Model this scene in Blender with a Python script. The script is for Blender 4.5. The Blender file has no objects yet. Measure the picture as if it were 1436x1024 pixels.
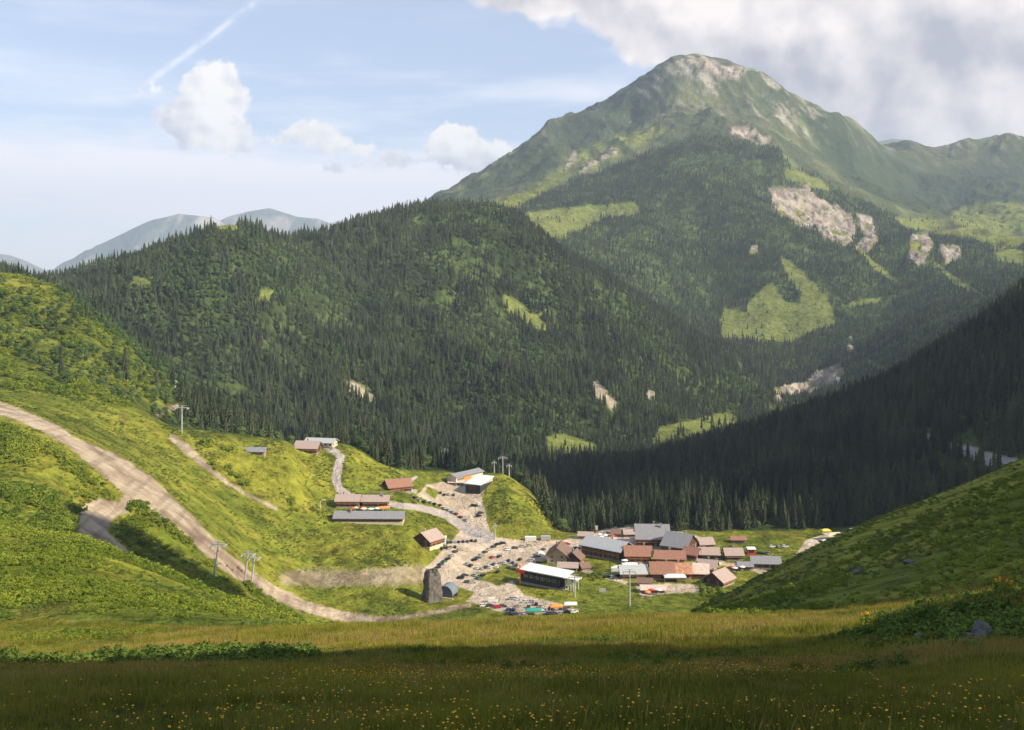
import bpy, bmesh, math, random
import numpy as np
from mathutils import Vector, Matrix

SC = bpy.context.scene
R = math.radians
# ------------------------------------------------------------------ camera
F, U0, V0 = 1400.0, 718.0, 400.0          # focal length, centre column, horizon row (photo pixels)
cam = bpy.data.cameras.new('camera')
cam.sensor_width = 36.0
cam.lens = 36.0 * F / 1436.0
cam.shift_y = -(512.0 - V0) / 1436.0
cam.clip_start = 0.3
cam.clip_end = 90000
cam_ob = bpy.data.objects.new('camera', cam)
SC.collection.objects.link(cam_ob)
cam_ob.rotation_euler = (R(90), 0, 0)
SC.camera = cam_ob
# ------------------------------------------------------------------ light
SUN_AZ, SUN_EL = 112.0, 34.0              # degrees clockwise from the view direction, above the horizon
SUN_STRENGTH, SKY_STRENGTH, EXPOSURE = 5.2, 0.115, 0.68
HAZE_DENSITY = 0.000062
sun = bpy.data.lights.new('sun', 'SUN')
sun.energy = SUN_STRENGTH; sun.angle = R(0.5); sun.color = (1.0, 0.88, 0.67)
sun_ob = bpy.data.objects.new('sun', sun)
SC.collection.objects.link(sun_ob)
sdir = Vector((math.cos(R(SUN_EL)) * math.sin(R(SUN_AZ)), math.cos(R(SUN_EL)) * math.cos(R(SUN_AZ)), math.sin(R(SUN_EL))))
sun_ob.rotation_euler = sdir.to_track_quat('Z', 'Y').to_euler()
SC.view_settings.view_transform = 'Standard'
SC.view_settings.look = 'None'
SC.view_settings.exposure = EXPOSURE
SC.view_settings.gamma = 1
SC.render.film_transparent = False
SC.cycles.use_denoising = True
SC.cycles.max_bounces = 5
SC.cycles.diffuse_bounces = 2
SC.cycles.transmission_bounces = 2
SC.cycles.volume_bounces = 0

# ------------------------------------------------------------------ node helper
class NT:
    def __init__(s, tree): s.t = tree; s.n = tree.nodes; s.l = tree.links
    def node(s, kind, **kw):
        n = s.n.new(kind)
        for k, v in kw.items(): setattr(n, k, v)
        return n
    def set(s, sock, v):
        if isinstance(v, bpy.types.NodeSocket): s.l.new(v, sock)
        elif v is not None: sock.default_value = v
    def m(s, op, a, b=None, c=None, clamp=False):
        n = s.node('ShaderNodeMath', operation=op, use_clamp=clamp)
        s.set(n.inputs[0], a)
        if b is not None: s.set(n.inputs[1], b)
        if c is not None: s.set(n.inputs[2], c)
        return n.outputs[0]
    def noise(s, vec, scale, detail=4, rough=0.55, dist=0.0):
        n = s.node('ShaderNodeTexNoise')
        s.set(n.inputs['Vector'], vec); n.inputs['Scale'].default_value = scale
        n.inputs['Detail'].default_value = detail; n.inputs['Roughness'].default_value = rough
        n.inputs['Distortion'].default_value = dist
        return n.outputs['Fac']
    def ramp(s, x, a, b):
        n = s.node('ShaderNodeMapRange', interpolation_type='SMOOTHSTEP')
        s.set(n.inputs[0], x); s.set(n.inputs[1], a); s.set(n.inputs[2], b)
        return n.outputs[0]
    def mix(s, f, a, b, mode='MIX'):
        n = s.node('ShaderNodeMix', data_type='RGBA', blend_type=mode)
        s.set(n.inputs[0], f); s.set(n.inputs[6], a); s.set(n.inputs[7], b)
        return n.outputs[2]
    def comb(s, x, y, z):
        n = s.node('ShaderNodeCombineXYZ')
        s.set(n.inputs[0], x); s.set(n.inputs[1], y); s.set(n.inputs[2], z)
        return n.outputs[0]

# ------------------------------------------------------------------ world: sky with clouds by direction
world = bpy.data.worlds.new('World'); SC.world = world; world.use_nodes = True
w = NT(world.node_tree); w.n.clear()
sky = w.node('ShaderNodeTexSky', sky_type='NISHITA')
sky.sun_disc = False; sky.sun_elevation = R(SUN_EL); sky.sun_rotation = R(SUN_AZ)
sky.altitude = 1500; sky.air_density = 1.0; sky.dust_density = 1.6; sky.ozone_density = 1.5
tc = w.node('ShaderNodeTexCoord')
sep = w.node('ShaderNodeSeparateXYZ'); w.l.new(tc.outputs['Generated'], sep.inputs[0])
az = w.m('ARCTAN2', sep.outputs[0], sep.outputs[1])
el = w.m('ARCSINE', sep.outputs[2])
def ang(u, v):
    a = math.atan((u - U0) / F)
    return a, math.atan((V0 - v) / F * math.cos(a))
P = w.comb(az, el, 0.0)
Pw = w.comb(w.m('ADD', az, w.m('MULTIPLY', w.m('SUBTRACT', w.noise(P, 9, 3), 0.5), 0.05)),
            w.m('ADD', el, w.m('MULTIPLY', w.m('SUBTRACT', w.noise(w.comb(az, el, 3.3), 9, 3), 0.5), 0.05)), 0.0)
sw = w.node('ShaderNodeSeparateXYZ'); w.l.new(Pw, sw.inputs[0])
def blobs(lst, ox=0.0, oy=0.0):
    tot = None
    for (u, v, ru, rv, wt) in lst:
        a, e = ang(u, v)
        dx = w.m('DIVIDE', w.m('SUBTRACT', sw.outputs[0], a - ox), ru / F)
        dy = w.m('DIVIDE', w.m('SUBTRACT', sw.outputs[1], e - oy), rv / F)
        d = w.m('ADD', w.m('MULTIPLY', dx, dx), w.m('MULTIPLY', dy, dy))
        g = w.m('MULTIPLY', w.m('EXPONENT', w.m('MULTIPLY', d, -1.0)), wt)
        tot = g if tot is None else w.m('ADD', tot, g)
    return tot
CUM = [(440, 185, 40, 18, .5), (500, 205, 40, 14, .5), (630, 195, 30, 18, .7), (680, 215, 40, 18, .6), (318, 118, 34, 30, 1.2), (285, 125, 30, 30, .9), (300, 160, 42, 26, 1.0), (320, 192, 48, 22, .9), (262, 178, 40, 24, .7), (405, 190, 36, 22, .55),
       (648, 205, 34, 22, .75), (560, 222, 60, 16, .7), (700, 218, 50, 20, .7), (480, 235, 60, 10, .5)]
BIG = [(1000, 5, 170, 42, 1.2), (1180, 25, 170, 60, 1.2), (1390, 40, 150, 60, 1.1), (1000, 66, 90, 18, .9), (1130, 100, 80, 40, .7),
       (1210, 140, 70, 52, .9), (1340, 140, 130, 60, .9), (1180, 180, 80, 22, .6), (1420, 175, 90, 30, .7), (740, -8, 110, 18, .9), (860, 8, 70, 28, .7)]
fbm1 = w.noise(P, 24, 8, 0.62)
cumf = w.m('ADD', blobs(CUM), w.m('MULTIPLY', w.m('SUBTRACT', fbm1, 0.5), 2.6))
bigf = w.m('ADD', blobs(BIG), w.m('MULTIPLY', w.m('SUBTRACT', w.noise(P, 11, 8, 0.52), 0.5), 1.9))
a_cum = w.ramp(cumf, 0.40, 0.66)
a_big = w.ramp(bigf, 0.27, 0.60)
# relief: field difference towards the sun (to the right and up)
def relief(scale, det, off, amp):
    n0 = w.noise(P, scale, det, 0.5)
    q = w.comb(w.m('ADD', az, off), w.m('ADD', el, off * 0.8), 0.0)
    n1 = w.noise(q, scale, det, 0.5)
    return w.m('MULTIPLY', w.m('SUBTRACT', n0, n1), amp)
DARKS = [(1000, 75, 120, 22, .35), (1140, 115, 95, 55, .62), (1260, 160, 70, 55, .5), (1400, 40, 90, 55, .55), (900, 40, 70, 25, .30), (740, -5, 90, 22, .5), (1040, 100, 80, 22, .35), (1300, 100, 80, 40, .3)]
lit = w.m('ADD', w.m('SUBTRACT', 0.86, blobs(DARKS)), relief(11, 7, 0.014, 3.0), clamp=True)
litc = w.m('ADD', w.m('SUBTRACT', 0.93, blobs([(240, 175, 45, 40, .35), (330, 215, 90, 12, .25), (420, 195, 40, 30, .25), (560, 228, 70, 18, .45), (690, 235, 60, 16, .4), (640, 228, 50, 14, .4), (480, 235, 60, 14, .4)])), relief(28, 6, 0.008, 2.6), clamp=True)
col_big = w.mix(lit, (0.43, 0.43, 0.49, 1), (0.98, 0.90, 0.86, 1))
col_cum = w.mix(litc, (0.52, 0.54, 0.66, 1), (1.0, 0.97, 0.93, 1))
# high thin veils and streaks
st = w.noise(w.comb(w.m('MULTIPLY', az, 1.0), w.m('MULTIPLY', el, 6.0), 1.7), 5, 6, 0.6)
veil = w.m('MULTIPLY', w.ramp(st, 0.42, 0.72), w.ramp(el, R(20), R(7)))
band = blobs([(300, 262, 800, 42, 1.15), (350, 300, 900, 40, .6), (60, 100, 150, 26, .35), (900, 130, 120, 16, .35), (160, 140, 110, 9, .3)])
veil = w.m('ADD', w.m('MULTIPLY', veil, 0.55), w.m('MULTIPLY', band, w.ramp(st, 0.12, 0.5)), clamp=True)
# contrail
a0, e0 = ang(190, 128); a1, e1 = ang(362, 0)
L = math.hypot(a1 - a0, e1 - e0); ux, uy = (a1 - a0) / L, (e1 - e0) / L
al = w.m('ADD', w.m('MULTIPLY', w.m('SUBTRACT', az, a0), ux), w.m('MULTIPLY', w.m('SUBTRACT', el, e0), uy))
pe = w.m('ADD', w.m('MULTIPLY', w.m('SUBTRACT', az, a0), -uy), w.m('MULTIPLY', w.m('SUBTRACT', el, e0), ux))
pe = w.m('ADD', pe, w.m('MULTIPLY', w.m('SUBTRACT', w.noise(P, 30, 3), 0.5), 0.006))
tr = w.m('EXPONENT', w.m('MULTIPLY', w.m('POWER', w.m('ABSOLUTE', w.m('DIVIDE', pe, 0.0028)), 2.0), -1.0))
tr = w.m('MULTIPLY', w.m('MULTIPLY', tr, w.ramp(al, 0.0, 0.03)), w.ramp(w.noise(P, 40, 4), 0.3, 0.6))
veil = w.m('ADD', veil, w.m('MULTIPLY', tr, 0.6), clamp=True)
bg_sky = w.node('ShaderNodeBackground')
w.l.new(w.mix(0.35, sky.outputs[0], (4.6, 4.9, 5.8, 1)), bg_sky.inputs[0]); bg_sky.inputs[1].default_value = SKY_STRENGTH
def bg(col, s=1.0):
    b = w.node('ShaderNodeBackground'); w.set(b.inputs[0], col); b.inputs[1].default_value = s
    return b.outputs[0]
def mixsh(f, a, b):
    n = w.node('ShaderNodeMixShader'); w.set(n.inputs[0], f); w.l.new(a, n.inputs[1]); w.l.new(b, n.inputs[2])
    return n.outputs[0]
CL = 0.76
o = mixsh(veil, bg_sky.outputs[0], bg((1.02, 0.99, 1.04, 1), CL))
o = mixsh(a_cum, o, bg(col_cum, CL))
o = mixsh(a_big, o, bg(col_big, CL))
wo = w.node('ShaderNodeOutputWorld'); w.l.new(o, wo.inputs[0])

# ------------------------------------------------------------------ numpy noise
_rng = np.random.default_rng(7)
_tab = _rng.random((512, 512))
def vnoise(x, y):
    xi = np.floor(x).astype(np.int64); yi = np.floor(y).astype(np.int64)
    fx = x - xi; fy = y - yi
    fx = fx * fx * (3 - 2 * fx); fy = fy * fy * (3 - 2 * fy)
    a = _tab[xi & 511, yi & 511]; b = _tab[(xi + 1) & 511, yi & 511]
    c = _tab[xi & 511, (yi + 1) & 511]; d = _tab[(xi + 1) & 511, (yi + 1) & 511]
    return (a * (1 - fx) + b * fx) * (1 - fy) + (c * (1 - fx) + d * fx) * fy
def fbm(x, y, wl, octs=4, seed=0, gain=0.5, ridge=False):
    x = x / wl + seed * 17.3; y = y / wl + seed * 9.1
    t = 0; a = 1.0; s = 0
    for k in range(octs):
        n = vnoise(x, y)
        if ridge: n = 1 - np.abs(2 * n - 1)
        t = t + a * n; s += a; a *= gain
        x, y = x * 1.93 * 0.94 - y * 1.93 * 0.34 + 5.2, x * 1.93 * 0.34 + y * 1.93 * 0.94 + 1.3
    return t / s - 0.5
def sstep(x, a, b):
    t = np.clip((x - a) / (b - a), 0, 1); return t * t * (3 - 2 * t)

def pchip_slopes(x, y):          # along the last axis
    h = np.diff(x); d = np.diff(y) / h
    m = np.zeros_like(y)
    w1 = 2 * h[..., 1:] + h[..., :-1]; w2 = h[..., 1:] + 2 * h[..., :-1]
    ok = d[..., :-1] * d[..., 1:] > 0
    with np.errstate(divide='ignore', invalid='ignore'):
        hm = (w1 + w2) / (w1 / d[..., :-1] + w2 / d[..., 1:])
    m[..., 1:-1] = np.where(ok, hm, 0)
    m[..., 0] = d[..., 0]; m[..., -1] = d[..., -1]
    return m
def pchip_eval(x, y, m, q):      # x,y,m: (N,K); q: (Q,) -> (N,Q)
    N, K = x.shape
    out = np.empty((N, len(q)))
    for i in range(N):
        k = np.clip(np.searchsorted(x[i], q) - 1, 0, K - 2)
        h = x[i, k + 1] - x[i, k]; t = np.clip((q - x[i, k]) / h, 0, 1)
        t2 = t * t; t3 = t2 * t
        out[i] = (2*t3 - 3*t2 + 1) * y[i, k] + (t3 - 2*t2 + t) * h * m[i, k] + (-2*t3 + 3*t2) * y[i, k+1] + (t3 - t2) * h * m[i, k+1]
    return out

# ------------------------------------------------------------------ terrain: contour lines (column, row, distance) over the ground
LAYERS = [
 [(0, 1600, 2.0), (1436, 1600, 2.0)],
 [(-1400, 1024, 8), (0, 1024, 8), (718, 1024, 8), (1250, 1010, 8), (1436, 1000, 8), (4200, 900, 8)],
 [(-1400, 955, 24), (0, 950, 24), (718, 950, 24), (1200, 935, 24), (1300, 925, 23), (1436, 915, 22), (4200, 880, 20)],
 [(-1400, 910, 45), (0, 930, 45), (150, 925, 45), (400, 915, 45), (718, 905, 45), (1100, 893, 42), (1230, 878, 38), (1330, 856, 34), (1436, 842, 32), (4200, 700, 32)],
 [(-1400, 900, 110), (0, 914, 100), (200, 898, 105), (400, 884, 110), (600, 876, 112), (800, 868, 114), (1000, 864, 112), (1100, 868, 105), (1180, 874, 95), (1250, 876, 90), (1436, 866, 90), (4200, 650, 90)],
 [(-1400, 480, 270), (0, 735, 250), (100, 750, 240), (200, 793, 225), (300, 836, 205), (400, 872, 190), (440, 886, 185), (600, 890, 180), (850, 884, 180), (980, 862, 170), (1100, 838, 165), (1200, 818, 160), (1330, 780, 160), (1436, 745, 160), (4200, 300, 170)],
 [(-1400, 560, 330), (0, 752, 300), (100, 785, 290), (200, 812, 280), (300, 850, 265), (400, 885, 250), (500, 895, 245), (700, 895, 240), (900, 880, 240), (980, 853, 285), (1030, 830, 300), (1100, 793, 310), (1200, 745, 320), (1300, 702, 325), (1436, 642, 330), (2000, 380, 340), (4200, 250, 350)],
 [(-1400, 470, 380), (0, 665, 380), (60, 680, 380), (130, 730, 380), (200, 780, 385), (300, 830, 390), (400, 868, 400), (500, 890, 405), (700, 884, 410), (850, 878, 410), (1000, 880, 400), (1200, 860, 400), (1436, 800, 400), (2000, 560, 400), (4200, 300, 400)],
 [(-1400, 420, 430), (0, 582, 440), (50, 600, 440), (100, 627, 440), (150, 660, 440), (200, 695, 440), (250, 735, 440), (300, 772, 440), (350, 812, 448), (400, 845, 460), (500, 869, 476), (600, 862, 480), (800, 862, 480), (900, 858, 480), (1100, 850, 490), (1436, 820, 490), (2000, 620, 490), (4200, 350, 500)],
 [(-1400, 400, 480), (0, 566, 490), (100, 598, 500), (200, 650, 505), (300, 722, 508), (400, 790, 512), (450, 812, 515), (520, 812, 520), (560, 812, 525), (600, 824, 530), (700, 817, 545), (900, 806, 560), (1100, 800, 570), (1436, 780, 570), (2000, 620, 570), (4200, 350, 580)],
 [(-1400, 390, 520), (0, 556, 530), (100, 580, 545), (200, 622, 562), (300, 668, 568), (350, 695, 572), (400, 716, 576), (440, 730, 582), (470, 734, 586), (520, 735, 588), (570, 737, 588), (600, 755, 586), (660, 775, 590), (700, 782, 595), (800, 778, 605), (900, 772, 612), (1100, 770, 615), (1436, 755, 615), (2000, 620, 615), (4200, 350, 618)],
 [(-1400, 380, 560), (0, 549, 560), (100, 566, 580), (200, 588, 610), (250, 601, 625), (300, 607, 630), (350, 614, 640), (400, 622, 645), (440, 690, 622), (470, 704, 620), (520, 704, 622), (560, 702, 630), (620, 735, 640), (660, 750, 635), (700, 752, 635), (760, 752, 640), (800, 752, 648), (900, 751, 650), (1050, 751, 650), (1150, 751, 650), (1250, 748, 650), (1436, 735, 655), (2000, 600, 660), (4200, 350, 660)],
 [(-1400, 370, 660), (0, 510, 640), (100, 530, 650), (180, 562, 660), (250, 600, 675), (300, 612, 690), (400, 622, 700), (480, 624, 700), (540, 650, 710), (620, 664, 740), (650, 672, 735), (700, 668, 725), (740, 690, 715), (790, 745, 700), (830, 752, 700), (900, 752, 690), (1050, 752, 690), (1150, 750, 690), (1250, 735, 700), (1436, 660, 720), (2000, 560, 740), (4200, 350, 740)],
 [(-1400, 330, 900), (0, 386, 900), (60, 396, 890), (120, 432, 870), (180, 480, 850), (240, 528, 830), (300, 580, 815), (350, 606, 810), (400, 640, 800), (480, 652, 800), (560, 660, 800), (620, 655, 810), (680, 666, 810), (740, 700, 810), (800, 730, 810), (900, 705, 810), (1000, 690, 820), (1100, 655, 830), (1200, 620, 850), (1300, 560, 880), (1436, 470, 900), (2000, 380, 950), (4200, 350, 1000)],
 [(-1400, 340, 1100), (0, 400, 1100), (100, 440, 1080), (200, 520, 1050), (300, 610, 1000), (400, 650, 980), (500, 668, 960), (700, 700, 960), (760, 690, 960), (800, 680, 980), (900, 663, 980), (1000, 640, 1000), (1100, 598, 1030), (1200, 560, 1050), (1240, 545, 1060), (1300, 508, 1080), (1380, 455, 1100), (1436, 415, 1100), (2000, 330, 1150), (4200, 350, 1200)],
 [(-1400, 360, 1300), (0, 440, 1250), (200, 560, 1200), (350, 620, 1180), (500, 648, 1180), (600, 660, 1200), (740, 650, 1230), (800, 645, 1280), (850, 645, 1300), (900, 638, 1350), (1000, 615, 1420), (1100, 615, 1450), (1200, 600, 1450), (1300, 560, 1450), (1436, 480, 1450), (2000, 250, 1500), (4200, 200, 1500)],
 [(-1400, 380, 1600), (0, 396, 1500), (70, 416, 1500), (130, 406, 1500), (200, 378, 1510), (250, 356, 1530), (300, 334, 1550), (340, 334, 1580), (380, 352, 1600), (430, 372, 1640), (500, 400, 1650), (600, 440, 1660), (700, 470, 1660), (800, 505, 1660), (900, 545, 1660), (1000, 585, 1700), (1100, 590, 1750), (1200, 560, 1800), (1300, 500, 1800), (1436, 450, 1800), (4200, 300, 1800)],
 [(-1400, 400, 2000), (0, 420, 1900), (200, 400, 1900), (300, 390, 1900), (380, 360, 1900), (430, 352, 1900), (470, 335, 1920), (510, 312, 1960), (560, 296, 2020), (600, 288, 2050), (640, 292, 2050), (680, 296, 2050), (720, 308, 2050), (770, 345, 2030), (830, 382, 2020), (900, 432, 2020), (960, 475, 2020), (1050, 530, 2050), (1120, 555, 2100), (1190, 510, 2200), (1300, 440, 2300), (1436, 400, 2300), (4200, 300, 2300)],
 [(-1400, 420, 2500), (0, 440, 2500), (300, 430, 2500), (500, 400, 2500), (600, 370, 2500), (700, 352, 2500), (760, 356, 2480), (830, 385, 2450), (900, 425, 2450), (960, 460, 2450), (1012, 476, 2480), (1100, 478, 2500), (1170, 462, 2520), (1230, 440, 2600), (1300, 405, 2700), (1436, 380, 2800), (4200, 300, 2800)],
 [(-1400, 430, 3100), (0, 440, 3100), (500, 400, 3100), (640, 340, 3100), (727, 322, 3050), (800, 318, 3050), (880, 312, 3050), (950, 345, 2950), (1010, 375, 2900), (1090, 368, 2900), (1170, 370, 2950), (1250, 365, 3050), (1330, 362, 3100), (1436, 362, 3200), (4200, 300, 3200)],
 [(-1400, 430, 3500), (0, 440, 3500), (500, 390, 3500), (640, 310, 3500), (720, 288, 3450), (800, 285, 3400), (890, 278, 3400), (960, 280, 3350), (1080, 300, 3300), (1150, 320, 3350), (1210, 335, 3400), (1280, 345, 3450), (1340, 340, 3500), (1436, 342, 3600), (4200, 300, 3600)],
 [(-1400, 430, 3900), (0, 440, 3900), (500, 370, 3900), (640, 292, 3900), (720, 268, 3900), (800, 250, 3900), (880, 226, 3900), (940, 206, 3900), (1000, 196, 3900), (1080, 210, 3850), (1130, 240, 3800), (1200, 280, 3800), (1260, 302, 3800), (1330, 322, 3850), (1436, 325, 4000), (4200, 300, 4000)],
 [(-1400, 430, 4500), (0, 430, 4500), (500, 345, 4500), (600, 298, 4500), (640, 274, 4500), (720, 232, 4500), (800, 206, 4500), (880, 182, 4500), (950, 160, 4450), (1000, 162, 4450), (1060, 178, 4450), (1100, 200, 4450), (1160, 240, 4500), (1240, 285, 4600), (1330, 298, 4700), (1436, 290, 4700), (4200, 280, 4700)],
 [(-1400, 430, 5000), (0, 430, 5000), (500, 345, 5000), (600, 298, 5000), (640, 273, 5000), (700, 238, 5000), (760, 193, 5000), (800, 166, 5000), (835, 158, 5000), (870, 136, 5000), (900, 114, 5000), (930, 93, 5000), (952, 82, 5000), (975, 79, 5000), (1000, 84, 5000), (1030, 94, 5000), (1060, 101, 5000), (1100, 127, 5000), (1130, 150, 5000), (1150, 158, 5000), (1175, 168, 5050), (1200, 180, 5100), (1240, 214, 5200), (1300, 240, 5300), (1436, 245, 5300), (4200, 240, 5300)],
 [(-1400, 440, 5900), (0, 440, 5900), (500, 390, 5900), (640, 330, 5900), (800, 250, 5900), (960, 190, 5800), (1060, 200, 5800), (1150, 215, 5800), (1200, 208, 5800), (1240, 212, 5800), (1280, 211, 5800), (1330, 209, 5800), (1360, 201, 5800), (1436, 195, 5800), (1700, 180, 5800), (4200, 180, 5900)],
 [(-1400, 600, 8000), (0, 600, 8000), (1436, 500, 8000), (4200, 500, 8000)],
]
def layer_at(layer, u):
    a = np.array(layer, float)
    if len(a) == 2:
        v = np.interp(u, a[:, 0], a[:, 1]); Y = np.interp(u, a[:, 0], a[:, 2])
    else:
        x = a[:, 0][None]; 
        v = pchip_eval(x, a[:, 1][None], pchip_slopes(x, a[:, 1][None]), u)[0]
        Y = pchip_eval(x, a[:, 2][None], pchip_slopes(x, a[:, 2][None]), u)[0]
    return Y, (V0 - v) * Y / F
ucols = np.concatenate([np.linspace(-1400, -70, 60)[:-1], np.arange(-70, 1506, 1.6), np.linspace(1506, 4200, 110)[1:]])
def geo(a, b, r): return np.exp(np.arange(math.log(a), math.log(b), math.log(r)))
yrows = np.concatenate([geo(2.0, 115, 1.012), geo(115, 425, 1.004), geo(425, 860, 1.0019), geo(860, 2300, 1.005), geo(2300, 6100, 1.0028), geo(6100, 8000, 1.02)])
NC, NR = len(ucols), len(yrows)
KY = np.empty((NC, len(LAYERS))); KZ = np.empty((NC, len(LAYERS)))
for k, lay in enumerate(LAYERS):
    KY[:, k], KZ[:, k] = layer_at(lay, ucols)
KZ[:, 0] = -1.75
GZ = pchip_eval(KY, KZ, pchip_slopes(KY, KZ), yrows)          # (NC, NR)
S = (ucols - U0) / F
GX = S[:, None] * yrows[None, :]; GY = np.broadcast_to(yrows[None, :], GX.shape)
def smooth_noise(X, Y):
    n = (0.14 * fbm(X, Y, 3.0, 3, 1) + 0.9 * fbm(X, Y, 15, 2, 27) * sstep(Y, 12, 35)) * sstep(Y, 4, 12) * (1 - sstep(Y, 80, 130))
    n = n + 5.0 * fbm(X, Y, 60, 4, 2) * sstep(Y, 130, 220) * (1 - 0.65 * sstep(Y, 330, 430)) * (1 - sstep(Y, 900, 1100))
    n = n + 85 * fbm(X, Y, 290, 5, 3, ridge=True) * sstep(Y, 1150, 1500) * (1 - sstep(Y, 1900, 2100) * 0.6)
    n = n + 130 * fbm(X, Y, 520, 7, 4, 0.55, ridge=True) * sstep(Y, 2350, 2900) + 85 * fbm(X, Y, 230, 6, 9, 0.55, ridge=True) * sstep(Y, 3700, 4200)
    return n
def flat_village(X, Y):          # 1 where the built plateau is, which stays smooth
    u = U0 + F * X / Y
    return sstep(u, 430, 520) * (1 - sstep(u, 1180, 1280)) * sstep(Y, 450, 480) * (1 - sstep(Y, 690, 760))
N = smooth_noise(GX, GY) * (1 - 0.85 * flat_village(GX, GY))
# keep the drawn crest lines where they are: fade the noise near each knot of the big skylines
for k, sup in ((16, .8), (17, .8), (23, .85), (24, .75)):
    N = N * (1 - sup * np.exp(-((GY - KY[:, k][:, None]) / (0.025 * KY[:, k][:, None])) ** 2))
GZ = GZ + N
def shading_hills(X, Y): return 330 * np.exp(-((X - 420) / 100) ** 2 / 2 - ((Y - 140) / 66) ** 2 / 2) + 95 * np.exp(-((X - 195) / 38) ** 2 / 2 - ((Y - 85) / 30) ** 2 / 2)  # unseen hills added beside the frame to shade the near right slope
# an unseen mountain added right of the picture to shade the dark wooded spur
u_ = U0 + F * GX / GY
GZ = GZ + 900 * np.exp(-((GX - 1050) / 190) ** 2 / 2 - ((GY - 620) / 160) ** 2 / 2) * sstep(np.broadcast_to(ucols[:, None], GX.shape), 1440, 1900)
GZ = GZ + shading_hills(GX, GY) * sstep(np.broadcast_to(ucols[:, None], GX.shape), 1440, 1900)
GV = V0 - F * GZ / GY                                           # picture row of every ground point

def ground(X, Y):
    X = np.asarray(X, float); Y = np.asarray(Y, float)
    u = U0 + F * X / Y
    ci = np.clip(np.interp(u, ucols, np.arange(NC)), 0, NC - 1.001); ri = np.clip(np.interp(Y, yrows, np.arange(NR)), 0, NR - 1.001)
    c = ci.astype(int); r = ri.astype(int); fc = ci - c; fr = ri - r
    return (GZ[c, r] * (1 - fc) + GZ[c + 1, r] * fc) * (1 - fr) + (GZ[c, r + 1] * (1 - fc) + GZ[c + 1, r + 1] * fc) * fr
def gz(x, y): return float(ground(x, y))
_vmin = np.minimum.accumulate(GV, axis=1)                       # what nearer ground hides
def hidden(X, Y):                # pixels by which a ground point lies below the nearer skyline
    X = np.asarray(X, float); Y = np.asarray(Y, float)
    u = U0 + F * X / Y
    c = np.clip(np.round(np.interp(u, ucols, np.arange(NC))).astype(int), 0, NC - 1)
    r = np.clip(np.interp(Y, yrows, np.arange(NR)).astype(int), 0, NR - 1)
    return (V0 - F * ground(X, Y) / Y) - _vmin[c, r]
def at(u, v, y0=440.0, y1=1000.0):   # ground point seen at (u, v), searched from distance y0
    c = int(round(float(np.interp(u, ucols, np.arange(NC)))))
    r = np.nonzero((yrows >= y0) & (yrows <= y1))[0]
    g = GV[c, r]
    k = np.nonzero(g <= v)[0]
    i = r[k[0]] if len(k) else r[int(np.argmin(np.abs(g - v)))]
    y = float(yrows[i]); x = (u - U0) / F * y
    return x, y, gz(x, y)

# ------------------------------------------------------------------ land cover drawn as outlines on the ground
def poly_dist(px, py, poly):     # signed distance in pixels, positive inside
    poly = np.array(poly, float); n = len(poly)
    d = np.full(px.shape, 1e9); ins = np.zeros(px.shape, bool)
    for i in range(n):
        x0, y0 = poly[i]; x1, y1 = poly[(i + 1) % n]
        dx, dy = x1 - x0, y1 - y0
        t = np.clip(((px - x0) * dx + (py - y0) * dy) / (dx * dx + dy * dy + 1e-9), 0, 1)
        d = np.minimum(d, np.hypot(px - x0 - t * dx, py - y0 - t * dy))
        c = ((y0 > py) != (y1 > py))
        with np.errstate(divide='ignore', invalid='ignore'):
            c &= px < (x1 - x0) * (py - y0) / (y1 - y0 + 1e-12) + x0
        ins ^= c
    return np.where(ins, d, -d)
def mask(u, v, Y, poly, y0, y1, soft=1.5, rough=2.0, wl=9.0):
    poly = np.array(poly, float); out = np.zeros(u.shape)
    lo = poly.min(0) - 8; hi = poly.max(0) + 8
    sel = (u > lo[0]) & (u < hi[0]) & (v > lo[1]) & (v < hi[1]) & (Y > y0) & (Y < y1)
    if not sel.any(): return out
    uu, vv = u[sel], v[sel]
    if rough: 
        uu = uu + 2 * rough * fbm(u[sel], v[sel], wl, 3, 5); vv = vv + 2 * rough * fbm(u[sel], v[sel], wl, 3, 6)
    out[sel] = sstep(poly_dist(uu, vv, poly), -soft, soft)
    return out
def line_poly(pts):              # [(u, v, half width)] -> outline
    a = np.array(pts, float); t = np.gradient(a[:, :2], axis=0); t /= np.hypot(t[:, 0], t[:, 1])[:, None] + 1e-9
    nrm = np.stack([-t[:, 1], t[:, 0]], 1)
    return np.concatenate([a[:, :2] + nrm * a[:, 2:], (a[:, :2] - nrm * a[:, 2:])[::-1]])
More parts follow.
